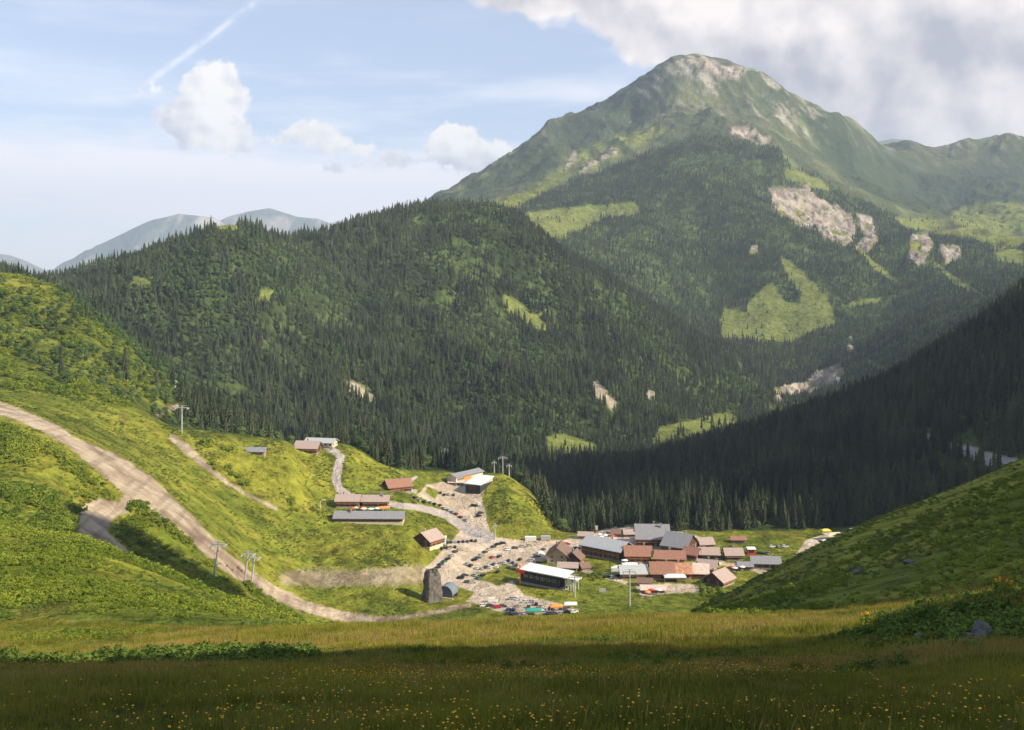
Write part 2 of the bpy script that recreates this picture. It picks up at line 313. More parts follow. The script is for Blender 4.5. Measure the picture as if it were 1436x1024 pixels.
DIRT = [  # (outline, y0, y1)
 ([(-80, 552), (0, 563), (30, 575), (70, 590), (110, 616), (170, 640), (215, 672), (250, 705), (285, 740), (320, 775), (350, 800), (385, 822), (430, 843), (480, 858), (530, 866), (580, 862), (640, 849), (662, 846), (660, 851), (600, 864), (540, 873), (480, 871), (430, 860), (385, 842), (345, 820), (300, 790), (265, 757), (235, 730), (205, 712), (170, 690), (130, 655), (95, 625), (50, 600), (0, 582), (-80, 562)], 380, 560),
 ([(118, 705), (140, 700), (165, 705), (162, 712), (178, 690), (184, 700), (182, 718), (158, 728), (150, 745), (175, 770), (195, 782), (165, 776), (130, 760), (108, 748), (112, 725)], 270, 480),
 (line_poly([(238, 612, 4), (262, 630, 6), (290, 655, 4), (320, 678, 2.5), (350, 695, 2), (390, 714, 2)]), 480, 700),
 (line_poly([(395, 812, 8), (440, 812, 10), (500, 810, 11), (560, 808, 12), (600, 805, 10)]), 440, 600),
 (line_poly([(252, 527, 2.5), (246, 545, 4)]), 600, 900),
 (line_poly([(218, 582, 3.5), (236, 574, 3.5), (258, 566, 1.5)]), 560, 900),
]
ROAD = [
 (line_poly([(450, 623, 2.5), (468, 632, 5), (478, 640, 6), (474, 655, 6), (471, 672, 6), (476, 686, 5.5), (490, 695, 4), (520, 703, 4), (560, 709, 4), (590, 712, 4.5), (625, 722, 5.5), (655, 742, 8), (690, 757, 9)]), 500, 760),
 (line_poly([(585, 668, 2), (562, 684, 2.5), (585, 690, 3)]), 500, 800),
 (line_poly([(1288, 606, 3), (1330, 624, 4), (1365, 636, 9), (1400, 648, 10), (1436, 652, 8)]), 660, 1050),
]
PARK = [
 ([(598, 680), (620, 676), (640, 682), (662, 676), (680, 680), (676, 700), (683, 730), (690, 752), (720, 757), (790, 758), (815, 750), (870, 738), (930, 742), (980, 752), (1000, 765), (960, 775), (860, 770), (800, 775), (770, 785), (742, 795), (752, 805), (745, 812), (715, 812), (735, 835), (790, 848), (812, 855), (760, 862), (700, 858), (655, 843), (640, 832), (600, 825), (590, 800), (605, 790), (620, 772), (636, 755), (650, 740), (640, 722), (610, 708), (585, 695)], 430, 780),
 ([(1130, 757), (1150, 752), (1180, 748), (1175, 762), (1140, 778), (1110, 788)], 480, 700),
 (line_poly([(815, 800, 2), (850, 808, 3), (880, 818, 2)]), 430, 700),
 (line_poly([(800, 792, 3), (812, 776, 3), (835, 772, 3), (860, 786, 3), (900, 792, 3), (960, 792, 3), (1010, 790, 2.5), (1045, 795, 2.5), (1080, 806, 3)]), 470, 700), (line_poly([(985, 762, 3), (1005, 775, 3), (1012, 790, 2)]), 470, 700), ([(890, 820), (940, 818), (1000, 822), (990, 830), (940, 832), (900, 838)], 430, 600),
]
GREEN_IN_PARK = [([(708, 790), (735, 800), (725, 812), (700, 822), (668, 812), (655, 806), (690, 800)], 430, 700),
 ([(640, 822), (665, 830), (655, 842), (635, 840)], 430, 700), ([(600, 682), (618, 690), (610, 700), (596, 690)], 430, 780), ([(820, 775), (862, 778), (878, 800), (850, 806), (815, 795)], 430, 700)]
CLEAR = [
 ([(727, 308), (745, 298), (800, 290), (850, 287), (890, 283), (899, 300), (850, 307), (820, 320), (790, 334), (757, 340), (735, 328)], 2400, 3700),
 ([(1093, 358), (1107, 366), (1125, 380), (1142, 398), (1158, 418), (1170, 440), (1172, 456), (1140, 464), (1110, 480), (1080, 479), (1050, 476), (1012, 475), (1010, 450), (1016, 430), (1045, 440), (1050, 424), (1070, 405), (1082, 395), (1092, 412), (1105, 424), (1122, 426), (1124, 410), (1112, 395), (1100, 378)], 2300, 3200),
 ([(705, 416), (722, 418), (752, 442), (775, 468), (758, 466), (732, 450), (708, 434)], 1300, 2100),
 ([(765, 612), (790, 608), (836, 622), (840, 642), (800, 644), (768, 640)], 1100, 1700),
 ([(915, 625), (925, 600), (955, 592), (985, 586), (1030, 576), (1036, 588), (1032, 612), (1000, 616), (975, 620), (940, 632)], 1200, 1900),
 ([(1340, 295), (1370, 285), (1436, 286), (1520, 290), (1520, 330), (1436, 327), (1400, 332), (1380, 342), (1350, 326), (1334, 310)], 2400, 5000),
 ([(1250, 303), (1330, 308), (1332, 326), (1270, 322)], 2400, 5000),
 (line_poly([(1200, 345, 2), (1232, 378, 4), (1265, 400, 2)]), 2300, 4000), (line_poly([(1308, 368, 3), (1340, 395, 5), (1384, 420, 3)]), 2000, 4000),
 ([(1390, 343), (1436, 352), (1436, 372), (1400, 366)], 2200, 4000), (line_poly([(1190, 428, 3), (1236, 420, 3)]), 2300, 3300),
 (line_poly([(1214, 505, 3), (1240, 525, 6)]), 1500, 3300),
 ([(365, 405), (385, 408), (382, 428), (362, 425)], 1200, 1700), ([(185, 388), (215, 390), (212, 404), (184, 404)], 1200, 1700), ([(300, 318), (330, 312), (338, 326), (310, 328)], 1300, 1700),
 ([(1100, 235), (1150, 250), (1170, 268), (1130, 262), (1100, 250)], 3300, 4300),
]
SCREE = [
 ([(826, 533), (838, 535), (866, 566), (858, 573), (838, 558)], 1200, 2100),
 ([(483, 533), (500, 537), (522, 553), (530, 568), (505, 561), (488, 548)], 800, 1600),
]
CLIFF = [
 ([(1078, 263), (1095, 260), (1110, 264), (1130, 262), (1150, 280), (1170, 288), (1192, 300), (1202, 330), (1185, 346), (1160, 336), (1145, 323), (1125, 319), (1110, 313), (1095, 302), (1085, 288)], 2900, 3800),
 ([(1200, 300), (1222, 302), (1232, 340), (1215, 357), (1198, 350), (1212, 330), (1203, 318)], 2900, 3800),
 ([(1275, 330), (1300, 325), (1310, 345), (1290, 376), (1275, 365)], 2700, 4000), ([(1316, 345), (1348, 345), (1345, 362), (1325, 372)], 2700, 4000),
 ([(1083, 545), (1110, 540), (1130, 535), (1148, 520), (1178, 510), (1186, 520), (1180, 542), (1160, 549), (1130, 556), (1088, 562)], 1500, 2700),
 ([(1187, 474), (1195, 474), (1198, 496), (1187, 498)], 1900, 2900), ([(905, 552), (920, 552), (920, 562), (906, 562)], 1300, 2200), ([(1052, 345), (1062, 345), (1064, 356), (1052, 356)], 2400, 3300),
 ([(955, 84), (985, 82), (1020, 90), (1050, 96), (1040, 112), (1000, 108), (985, 98)], 4300, 5200), ([(1020, 175), (1050, 178), (1085, 200), (1070, 205), (1030, 190)], 3600, 4800),
 (line_poly([(818, 238, 3), (845, 224, 6), (864, 210, 4)]), 3400, 5000), (line_poly([(790, 235, 2), (812, 216, 5)]), 3400, 5000),
]
FM = [(600, 310), (640, 305), (700, 302), (722, 297), (760, 270), (800, 255), (840, 245), (880, 225), (930, 205), (980, 193), (1050, 197), (1092, 210), (1110, 235), (1140, 245), (1180, 268), (1240, 293), (1300, 328), (1350, 332), (1400, 345), (1600, 345), (1600, 700), (600, 700)]
def any_mask(u, v, Y, lst, **kw):
    m = np.zeros(u.shape)
    for (poly, y0, y1) in lst: m = np.maximum(m, mask(u, v, Y, poly, y0, y1, **kw))
    return m
def woodland(u, v, Y, X):        # how much forest floor there is at a point, 0..1
    open_ = np.maximum(np.maximum(any_mask(u, v, Y, CLEAR), any_mask(u, v, Y, SCREE)), any_mask(u, v, Y, CLIFF))
    open_ = np.maximum(open_, any_mask(u, v, Y, DIRT + ROAD + PARK))
    far = sstep(Y, 930, 1000) * (1 - sstep(Y, 2350, 2400))
    fm = mask(u, v, Y, FM, 2300, 4300, 3, 5, 20)
    # nearer woods: everything beyond the village's back edge, and the left spur
    edge = np.interp(u, [-1400, -100, 0, 60, 120, 180, 250, 300, 350, 420, 480, 520, 560, 620, 680, 720, 745, 765, 790, 815, 860, 1180, 1250, 1436, 4200],
                        [700, 700, 690, 620, 625, 640, 668, 690, 695, 716, 716, 700, 700, 745, 760, 750, 722, 690, 662, 690, 700, 700, 710, 720, 760])
    near = sstep(Y, edge, edge + 8) * (1 - far)
    near = np.where(Y < 2300, near, 0)
    os_ = mask(u, v, Y, [(-80, 360), (0, 368), (60, 386), (120, 430), (190, 498), (250, 546), (240, 590), (0, 560), (-80, 550)], 520, 1000, 4, 6, 25)
    near = near * (1 - os_ * (1 - .42 * sstep(v, 395, 440)))
    return np.clip(np.maximum(np.maximum(far, fm), near) - open_, 0, 1)

U = np.broadcast_to(ucols[:, None], GX.shape)
m_clear = any_mask(U, GV, GY, CLEAR, rough=4); m_cliff = any_mask(U, GV, GY, CLIFF, soft=2.5, rough=6, wl=14)
m_cliff = m_cliff * sstep(fbm(GX, GZ * 1.2, 34, 5, 26, .6) + .5, .30, .46)
m_scree = any_mask(U, GV, GY, SCREE)
m_dirt = np.maximum(any_mask(U, GV, GY, DIRT[:3] + DIRT[4:], soft=2.0, rough=2.6), .75 * any_mask(U, GV, GY, DIRT[3:4], soft=6.0, rough=6, wl=20)); m_road = any_mask(U, GV, GY, ROAD, soft=0.9, rough=0.4)
m_park = any_mask(U, GV, GY, PARK, soft=1.2, rough=1.5) * (1 - any_mask(U, GV, GY, GREEN_IN_PARK, rough=1.5))
m_wood = woodland(U, GV, GY, GX)
def C(r, g, b): return np.array([r, g, b])
def lerp(a, b, t): return a * (1 - t[..., None]) + b * t[..., None]
n1 = fbm(GX, GY, 40, 5, 11) + 0.5; n2 = fbm(GX, GY, 9, 4, 12) + 0.5; n3 = fbm(GX, GY, 220, 5, 13) + 0.5
n4 = fbm(GX, GY, 1.6, 4, 14) + 0.5
grass = lerp(C(.122, .150, .019), C(.222, .226, .030), sstep(n1 * .6 + n2 * .4, .36, .66))
grass = lerp(grass, C(.24, .195, .040), sstep(n2, .58, .8) * .40)
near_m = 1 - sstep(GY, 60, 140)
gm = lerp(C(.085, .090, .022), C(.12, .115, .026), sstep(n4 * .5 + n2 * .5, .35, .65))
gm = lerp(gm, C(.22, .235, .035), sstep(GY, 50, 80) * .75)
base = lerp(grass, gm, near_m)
alp = lerp(C(.072, .090, .046), C(.140, .152, .068), sstep(n3, .4, .62))
alp = lerp(alp, C(.035, .058, .030), any_mask(U, GV, GY, [([(560, 330), (640, 268), (720, 218), (800, 160), (900, 100), (935, 90), (930, 140), (900, 190), (850, 200), (790, 225), (720, 285), (700, 310)], 3800, 5400), ([(1130, 140), (1200, 180), (1240, 210), (1300, 235), (1436, 230), (1600, 230), (1600, 285), (1400, 285), (1320, 300), (1240, 285), (1180, 250), (1140, 200)], 3800, 6500)], soft=9, rough=7, wl=22) * .85)  # dark cover on the left flank; cloud shadow painted into the right massif's tone
alp = lerp(alp, C(.30, .28, .22), sstep(fbm(GX, GY, 120, 6, 15, .65) + .5, .55, .68) * sstep(GY, 4000, 4400) * mask(U, GV, GY, [(930, 85), (960, 70), (1060, 85), (1120, 120), (1160, 165), (1120, 230), (1040, 210), (960, 150)], 3800, 5400, 18, 10, 30))
alp = lerp(alp, C(.19, .21, .055), .85 * any_mask(U, GV, GY, [([(690, 312), (715, 286), (760, 252), (800, 226), (840, 200), (880, 182), (930, 174), (948, 184), (905, 200), (880, 216), (840, 236), (800, 249), (760, 266), (722, 292), (712, 307)], 3500, 5200)], soft=5, rough=6, wl=20))
streak = fbm(GX * 1.0 + GZ * .35, GZ * .22, 38, 5, 17, .6) + .5
alp = lerp(alp, C(.055, .075, .035), sstep(streak, .5, .66) * .8 * sstep(GY, 3400, 3900))
alp = lerp(alp, C(.26, .235, .19), sstep(fbm(GX + GZ * .5, GZ * .4, 30, 5, 18, .6) + .5, .62, .74) * sstep(GZ, 500, 900) * .8)
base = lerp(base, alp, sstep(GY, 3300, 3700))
clr = lerp(C(.12, .155, .040), C(.20, .21, .055), n2)
base = lerp(base, clr, m_clear)
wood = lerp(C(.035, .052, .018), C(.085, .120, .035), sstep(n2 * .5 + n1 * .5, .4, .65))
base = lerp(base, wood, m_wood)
rock = lerp(C(.19, .16, .13), C(.38, .33, .265), sstep(fbm(GX, GZ, 22, 5, 16, .6) + .5, .3, .7))
base = lerp(base, rock, m_cliff)
base = lerp(base, C(.38, .33, .24), m_scree)
flk = fbm(GX, GY, 4.5, 4, 19, .7) + .5
base = base * (1 - (.45 * sstep(flk, .54, .70) * sstep(GY, 110, 150) * (1 - sstep(GY, 1000, 1200)))[..., None])
# earth along the tracks
rut = fbm(GX * .9 - GZ * 1.2 + GY * .1, (GY + GX) * .06, 3.2, 3, 23) + .5
dirt = lerp(C(.26, .19, .14), C(.47, .38, .28), sstep(n2 * .6 + n1 * .4, .35, .65))
dirt = dirt * (1 - .22 * sstep(rut, .5, .66))[..., None]
base = lerp(base, dirt, m_dirt)
parkc = lerp(C(.44, .35, .26), C(.60, .49, .38), sstep(n2 * .6 + n1 * .4, .35, .65))
parkc = lerp(parkc, C(.30, .27, .20), .5 * sstep(fbm(GX, GY, 12, 5, 33, .65) + .5, .58, .72))
base = lerp(base, parkc, m_park)
base = lerp(base, C(.42, .37, .34), m_road)

def link(o, parent=None):
    SC.collection.objects.link(o)
    if parent: o.parent = parent
    return o
def mat(name, rough=0.9): 
    m = bpy.data.materials.new(name); m.use_nodes = True
    nt = NT(m.node_tree); b = nt.n['Principled BSDF']
    b.inputs['Roughness'].default_value = rough
    b.inputs['Specular IOR Level'].default_value = 0.06
    return m, nt, b
gmat, g, gb = mat('ground')
at_ = g.node('ShaderNodeAttribute', attribute_name='tone')
geo_ = g.node('ShaderNodeNewGeometry'); pos = geo_.outputs['Position']
na = g.noise(pos, 0.9, 8, 0.65); nb = g.noise(pos, 0.12, 8, 0.7); nc = g.noise(pos, 0.012, 8, 0.7)
k = g.m('MULTIPLY', g.m('MULTIPLY', g.ramp(na, .2, .8), 0.5), 1.0)
k = g.m('ADD', g.m('ADD', k, g.m('MULTIPLY', g.ramp(nb, .25, .75), 0.9)), g.m('MULTIPLY', g.ramp(nc, .25, .75), 0.6))
calm = g.m('MULTIPLY', at_.outputs['Alpha'], 0.6)
k = g.m('ADD', g.m('MULTIPLY', k, g.m('SUBTRACT', 1.0, calm)), calm)
vm = g.node('ShaderNodeVectorMath', operation='SCALE'); g.l.new(at_.outputs['Color'], vm.inputs[0]); g.l.new(k, vm.inputs['Scale'])
g.l.new(vm.outputs[0], gb.inputs['Base Color'])
bp = g.node('ShaderNodeBump'); bp.inputs['Strength'].default_value = 0.7; bp.inputs['Distance'].default_value = 1.0
g.l.new(g.m('ADD', g.m('MULTIPLY', nb, 2.0), g.m('ADD', g.m('MULTIPLY', na, 0.25), g.m('MULTIPLY', nc, 26.0))), bp.inputs['Height']); g.l.new(bp.outputs[0], gb.inputs['Normal'])

GZ = GZ + m_cliff * 30 * fbm(GX, GY + GZ, 40, 5, 28, .6, ridge=True)
GV = V0 - F * GZ / GY
def sheet(name, fmask):          # the faces of the terrain grid picked by fmask, as one object
    c, r = np.nonzero(fmask)
    idx = np.stack([c * NR + r, (c + 1) * NR + r, (c + 1) * NR + r + 1, c * NR + r + 1], 1)
    used, inv = np.unique(idx.ravel(), return_inverse=True)
    me = bpy.data.meshes.new(name)
    V = np.stack([GX.ravel()[used], GY.ravel()[used], GZ.ravel()[used]], 1).astype(np.float32)
    me.vertices.add(len(used)); me.vertices.foreach_set('co', V.ravel())
    nf = len(idx); me.loops.add(nf * 4); me.loops.foreach_set('vertex_index', inv.astype(np.int32))
    me.polygons.add(nf); me.polygons.foreach_set('loop_start', np.arange(0, nf * 4, 4, dtype=np.int32))
    me.polygons.foreach_set('loop_total', np.full(nf, 4, dtype=np.int32))
    me.polygons.foreach_set('use_smooth', np.ones(nf, bool))
    me.update(calc_edges=True)
    ca = me.color_attributes.new('tone', 'FLOAT_COLOR', 'POINT')
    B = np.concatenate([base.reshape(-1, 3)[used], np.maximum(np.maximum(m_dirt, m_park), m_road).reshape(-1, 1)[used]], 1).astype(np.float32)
    ca.data.foreach_set('color', B.ravel())
    me.materials.append(gmat)
    o = link(bpy.data.objects.new(name, me)); o['kind'] = 'structure'
    return o
fm_ = lambda m: (m[:-1, :-1] + m[1:, :-1] + m[:-1, 1:] + m[1:, 1:]) / 4
fy = fm_(GY)
is_dirt = fm_(m_dirt) > .5; is_park = (fm_(m_park) > .5) & ~is_dirt; is_road = (fm_(m_road) > .5) & ~is_dirt & ~is_park
rest = ~(is_dirt | is_park | is_road)
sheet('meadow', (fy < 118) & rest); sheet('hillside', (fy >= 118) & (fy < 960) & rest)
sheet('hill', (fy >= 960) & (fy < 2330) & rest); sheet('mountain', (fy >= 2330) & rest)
sheet('dirt_track', is_dirt); sheet('parking_ground', is_park); sheet('road', is_road)

# ground behind and beside the viewer, with an unseen steep hill added to shade the near meadow
def grid_obj(name, xs, ys, zf, keep, tone):
    X, Y = np.meshgrid(xs, ys, indexing='ij'); Z = zf(X, Y); K = keep(X, Y)
    me = bpy.data.meshes.new(name); n = len(ys)
    k = K[:-1, :-1] | K[1:, :-1] | K[:-1, 1:] | K[1:, 1:]
    c, r = np.nonzero(k)
    F_ = np.stack([c * n + r, (c + 1) * n + r, (c + 1) * n + r + 1, c * n + r + 1], 1)
    me.from_pydata(np.stack([X.ravel(), Y.ravel(), Z.ravel()], 1).tolist(), [], F_.tolist())
    ca = me.color_attributes.new('tone', 'FLOAT_COLOR', 'POINT')
    ca.data.foreach_set('color', np.tile(np.array([*tone, 0], np.float32), len(me.vertices)))
    me.polygons.foreach_set('use_smooth', np.ones(len(me.polygons), bool))
    me.materials.append(gmat)
    o = link(bpy.data.objects.new(name, me)); o['kind'] = 'structure'
    return o
def back_z(X, Y):
    s = 2.45
    yy = np.clip(np.abs(X) / s, 2.0, 400)
    z = ground(np.where(np.abs(X) < 4.9, X, np.sign(X) * yy * s), yy)
    z = z - 0.25 - 0.0 * np.maximum(0, -Y)
    z = z + np.where(X > 4.9, shading_hills(X, Y) - shading_hills(yy * s, yy), 0)
    return z + 262 * np.exp(-((X - 200) / 60) ** 2 / 2 - ((Y + 110) / 60) ** 2 / 2) + 75 * fbm(X, Y, 50, 4, 3) * sstep(np.hypot(X, Y), 30, 60)
grid_obj('shading_slope_behind', np.concatenate([np.arange(-300, -20, 8), np.arange(-20, 20, 1.), np.arange(20, 700, 5)]), np.concatenate([np.arange(-300, -10, 5), np.arange(-10, 3, .5), np.arange(3, 200, 4)]), back_z,
         lambda X, Y: Y < np.maximum(np.abs(X) / 2.45, 2.4), (.09, .11, .03))
# plain far below, out to the horizon
grid_obj('plain', np.linspace(-18000, 18000, 60), np.linspace(7900, 17900, 20), lambda X, Y: -1000 + 0 * X, lambda X, Y: X == X, (.10, .13, .06))

# far ridges
def far_ridge(name, crest, Y, depth, foot, tone, rockiness=0.3, seed=0):
    a = np.array(crest, float); us = np.linspace(a[0, 0], a[-1, 0], 160); vs = np.interp(us, a[:, 0], a[:, 1])
    T = np.linspace(0, 1, 46); tt = np.where(T < .62, T / .62, 1)
    Yg = Y - depth * .5 + T * depth
    top = (V0 - vs) / F * Y
    prof = np.where(T < .62, (T / .62) ** 1.25, 1 - ((T - .62) / .38) ** 1.1)
    X = (us[:, None] - U0) / F * (Y + 0 * Yg[None]); YY = np.broadcast_to(Yg[None], X.shape)
    Z = foot + (top[:, None] - foot) * prof[None]
    Z = Z + depth * .26 * fbm(X, YY, depth * .33, 6, seed + 30, .55, ridge=True) * (np.sin(np.pi * np.clip(prof, 0, 1)) ** .7)[None]
    me = bpy.data.meshes.new(name); n = len(T)
    F_ = [(c * n + r, (c + 1) * n + r, (c + 1) * n + r + 1, c * n + r + 1) for c in range(len(us) - 1) for r in range(n - 1)]
    me.from_pydata(np.stack([X.ravel(), YY.ravel(), Z.ravel()], 1).tolist(), [], F_)
    rk = sstep(fbm(X, Z, depth * .12, 5, seed + 31, .6) + .5, .5, .7) * rockiness
    col = lerp(np.broadcast_to(np.array(tone), X.shape + (3,)), C(.42, .38, .33), rk)
    ca = me.color_attributes.new('tone', 'FLOAT_COLOR', 'POINT')
    ca.data.foreach_set('color', np.concatenate([col.reshape(-1, 3), np.zeros((X.size, 1))], 1).astype(np.float32).ravel())
    me.polygons.foreach_set('use_smooth', np.ones(len(me.polygons), bool)); me.materials.append(gmat)
    o = link(bpy.data.objects.new(name, me)); o['kind'] = 'structure'
far_ridge('mountain', [(40, 398), (68, 374), (100, 355), (140, 335), (175, 318), (200, 307), (240, 298), (290, 303), (320, 320), (360, 350), (400, 392)], 13500, 2600, -600, (.09, .12, .10), .9, 1)
far_ridge('mountain', [(220, 380), (270, 325), (310, 302), (340, 295), (370, 290), (390, 296), (410, 302), (440, 305), (462, 313), (500, 345), (540, 392)], 14500, 2600, -600, (.09, .12, .10), .7, 2)
far_ridge('mountain', [(-260, 330), (-120, 345), (0, 357), (20, 364), (45, 376), (90, 405)], 15500, 2600, -600, (.08, .11, .06), .2, 3)
far_ridge('mountain', [(1160, 260), (1215, 205), (1240, 194), (1262, 190), (1290, 192), (1312, 205), (1360, 250)], 15000, 2500, 0, (.10, .12, .08), .3, 4)

# haze
def haze():
    me = bpy.data.meshes.new('haze'); bm = bmesh.new()
    bmesh.ops.create_cube(bm, size=1.0)
    lo = Vector((-18100, -1200, -1001.0)); hi = Vector((18100, 18000, 1700))
    for v in bm.verts:
        v.co = Vector([lo[i] + (v.co[i] + .5) * (hi[i] - lo[i]) for i in range(3)])
    bm.to_mesh(me); bm.free()
    o = link(bpy.data.objects.new('haze', me)); o['kind'] = 'stuff'; o['label'] = 'pale blue haze between the mountains'
    m = bpy.data.materials.new('haze'); m.use_nodes = True; n = NT(m.node_tree); n.n.clear()
    pv = n.node('ShaderNodeVolumePrincipled')
    pv.inputs['Color'].default_value = (.66, .79, 1.0, 1); pv.inputs['Density'].default_value = HAZE_DENSITY
    pv.inputs['Anisotropy'].default_value = 0.0
    out = n.node('ShaderNodeOutputMaterial'); n.l.new(pv.outputs[0], out.inputs['Volume'])
    me.materials.append(m)
haze()
# ================================================================== OBJECTS
def tag(o, label, cat, group=None, kind=None):
    o['label'] = label; o['category'] = cat
    if group: o['group'] = group
    if kind: o['kind'] = kind
    return o
class MB:
    def __init__(s): s.v = []; s.f = []
    def add(s, vs, fs, M=None):
        b = len(s.v)
        for p in vs: s.v.append(tuple(M @ Vector(p)) if M else tuple(p))
        s.f += [tuple(b + i for i in f) for f in fs]; return s
    def box(s, x0, x1, y0, y1, z0, z1, M=None):
        vs = [(x0, y0, z0), (x1, y0, z0), (x1, y1, z0), (x0, y1, z0), (x0, y0, z1), (x1, y0, z1), (x1, y1, z1), (x0, y1, z1)]
        return s.add(vs, [(3, 2, 1, 0), (4, 5, 6, 7), (0, 1, 5, 4), (1, 2, 6, 5), (2, 3, 7, 6), (3, 0, 4, 7)], M)
    def prism(s, prof, a, b, axis='x', M=None):       # profile (p, z) swept along an axis
        n = len(prof)
        mk = (lambda t, p, z: (t, p, z)) if axis == 'x' else (lambda t, p, z: (p, t, z))
        vs = [mk(a, p, z) for p, z in prof] + [mk(b, p, z) for p, z in prof]
        fs = [(i, (i + 1) % n, n + (i + 1) % n, n + i) for i in range(n)] + [tuple(range(n))[::-1], tuple(range(n, 2 * n))]
        return s.add(vs, fs, M)
    def tube(s, p0, p1, r0, r1=None, seg=8):
        r1 = r0 if r1 is None else r1
        p0, p1 = Vector(p0), Vector(p1); q = (p1 - p0).to_track_quat('Z', 'Y')
        vs = [p0 + q @ Vector((r0 * math.cos(2*math.pi*i/seg), r0 * math.sin(2*math.pi*i/seg), 0)) for i in range(seg)]
        vs += [p1 + q @ Vector((r1 * math.cos(2*math.pi*i/seg), r1 * math.sin(2*math.pi*i/seg), 0)) for i in range(seg)]
        fs = [(i, (i + 1) % seg, seg + (i + 1) % seg, seg + i) for i in range(seg)] + [tuple(range(seg))[::-1], tuple(range(seg, 2 * seg))]
        return s.add(vs, fs)
    def mesh(s, name, m=None, smooth=False):
        me = bpy.data.meshes.new(name); me.from_pydata(s.v, [], s.f)
        bm = bmesh.new(); bm.from_mesh(me); bmesh.ops.recalc_face_normals(bm, faces=bm.faces); bm.to_mesh(me); bm.free()
        if m: me.materials.append(m)
        if smooth: me.polygons.foreach_set('use_smooth', [True] * len(me.polygons))
        return me
    def build(s, name, m=None, parent=None, smooth=False):
        return link(bpy.data.objects.new(name, s.mesh(name, m, smooth)), parent)
def raw_mesh(name, V, Fc, m):
    me = bpy.data.meshes.new(name); me.from_pydata(V, [], Fc); me.materials.append(m); return me
def empty(name, loc, rz=0.0):
    o = bpy.data.objects.new(name, None); o.empty_display_size = 0.5
    o.location = loc; o.rotation_euler = (0, 0, rz); return link(o)

# ---- materials
def plain(name, col, rough=0.85, var=0.35, scale=3.0, stretch=None, metal=0.0, bump=0.0):
    m, n, b = mat(name, rough); b.inputs['Metallic'].default_value = metal
    t = n.node('ShaderNodeTexCoord').outputs['Object']
    if stretch:
        mp = n.node('ShaderNodeMapping'); n.l.new(t, mp.inputs[0]); mp.inputs['Scale'].default_value = stretch; t = mp.outputs[0]
    f = n.noise(t, scale, 6, 0.65)
    c0 = tuple(c * (1 - var) for c in col) + (1,); c1 = tuple(min(1, c * (1 + var)) for c in col) + (1,)
    n.l.new(n.mix(n.ramp(f, .3, .7), c0, c1), b.inputs['Base Color'])
    if bump:
        bp = n.node('ShaderNodeBump'); bp.inputs['Strength'].default_value = bump; bp.inputs['Distance'].default_value = 0.1
        n.l.new(f, bp.inputs['Height']); n.l.new(bp.outputs[0], b.inputs['Normal'])
    return m
def leafy(name, dark, light, transl=0.0, rough=0.8, nsc=0.02):
    m, n, b = mat(name, rough)
    oi = n.node('ShaderNodeObjectInfo')
    geo = n.node('ShaderNodeNewGeometry')
    f = n.noise(geo.outputs['Position'], nsc, 4)
    h = n.m('ADD', n.m('MULTIPLY', oi.outputs['Random'], 0.5), n.m('MULTIPLY', n.ramp(f, .32, .68), 0.5), clamp=True)
    col = n.mix(h, (*dark, 1), (*light, 1)); n.l.new(col, b.inputs['Base Color'])
    b.inputs['Specular IOR Level'].default_value = 0.05
    if transl:
        tr = n.node('ShaderNodeBsdfTranslucent'); n.l.new(col, tr.inputs[0])
        mx = n.node('ShaderNodeMixShader'); mx.inputs[0].default_value = transl
        n.l.new(b.outputs[0], mx.inputs[1]); n.l.new(tr.outputs[0], mx.inputs[2])
        n.l.new(mx.outputs[0], n.n['Material Output'].inputs[0])
    return m
M_needle = leafy('spruce_needles', (.013, .026, .015), (.092, .108, .052), 0.08)
M_leaf = leafy('broad_leaves', (.045, .088, .028), (.150, .215, .068), 0.2)
M_bush = leafy('bush_leaves', (.075, .135, .018), (.30, .335, .045), 0.25)
M_bark = plain('bark', (.13, .095, .07), .9, .4, 4)
M_grass = leafy('grass_blades', (.085, .105, .018), (.33, .315, .045), 0.3, nsc=.22)
M_herb = leafy('herb_leaves', (.045, .085, .018), (.17, .24, .045), 0.25, nsc=.2)
M_straw = leafy('dry_grass', (.22, .165, .05), (.42, .33, .09), 0.3, nsc=.3)
M_yellow = plain('yellow_petals', (.80, .42, .03), .7, .25, 30)
M_white = plain('white_petals', (.75, .72, .66), .7, .1, 30)

# ---- prototypes for the vegetation
def conifer_crown(h, r, tiers, seg, seed):
    rd = random.Random(seed); V = []; Fc = []
    z0 = h * 0.06
    for t in range(tiers):
        a = t / tiers; zb = z0 + (h - z0) * a; zt = z0 + (h - z0) * min(1.0, (t + 1.75) / tiers)
        rr = r * (1 - a) ** 0.85 * rd.uniform(.82, 1.12) + 0.12
        b = len(V); off = rd.random() * 6
        for i in range(seg):
            an = off + 2 * math.pi * i / seg + rd.uniform(-.12, .12)
            q = rr * (1.0 if i % 2 else 0.55) * rd.uniform(.8, 1.15)
            V.append((q * math.cos(an), q * math.sin(an), zb - (0.10 * h / tiers * 3 if i % 2 else 0) * rd.uniform(.5, 1.3)))
        V.append((rd.uniform(-.05, .05) * r, rd.uniform(-.05, .05) * r, zt))
        for i in range(seg): Fc.append((b + i, b + (i + 1) % seg, b + seg))
    return V, Fc
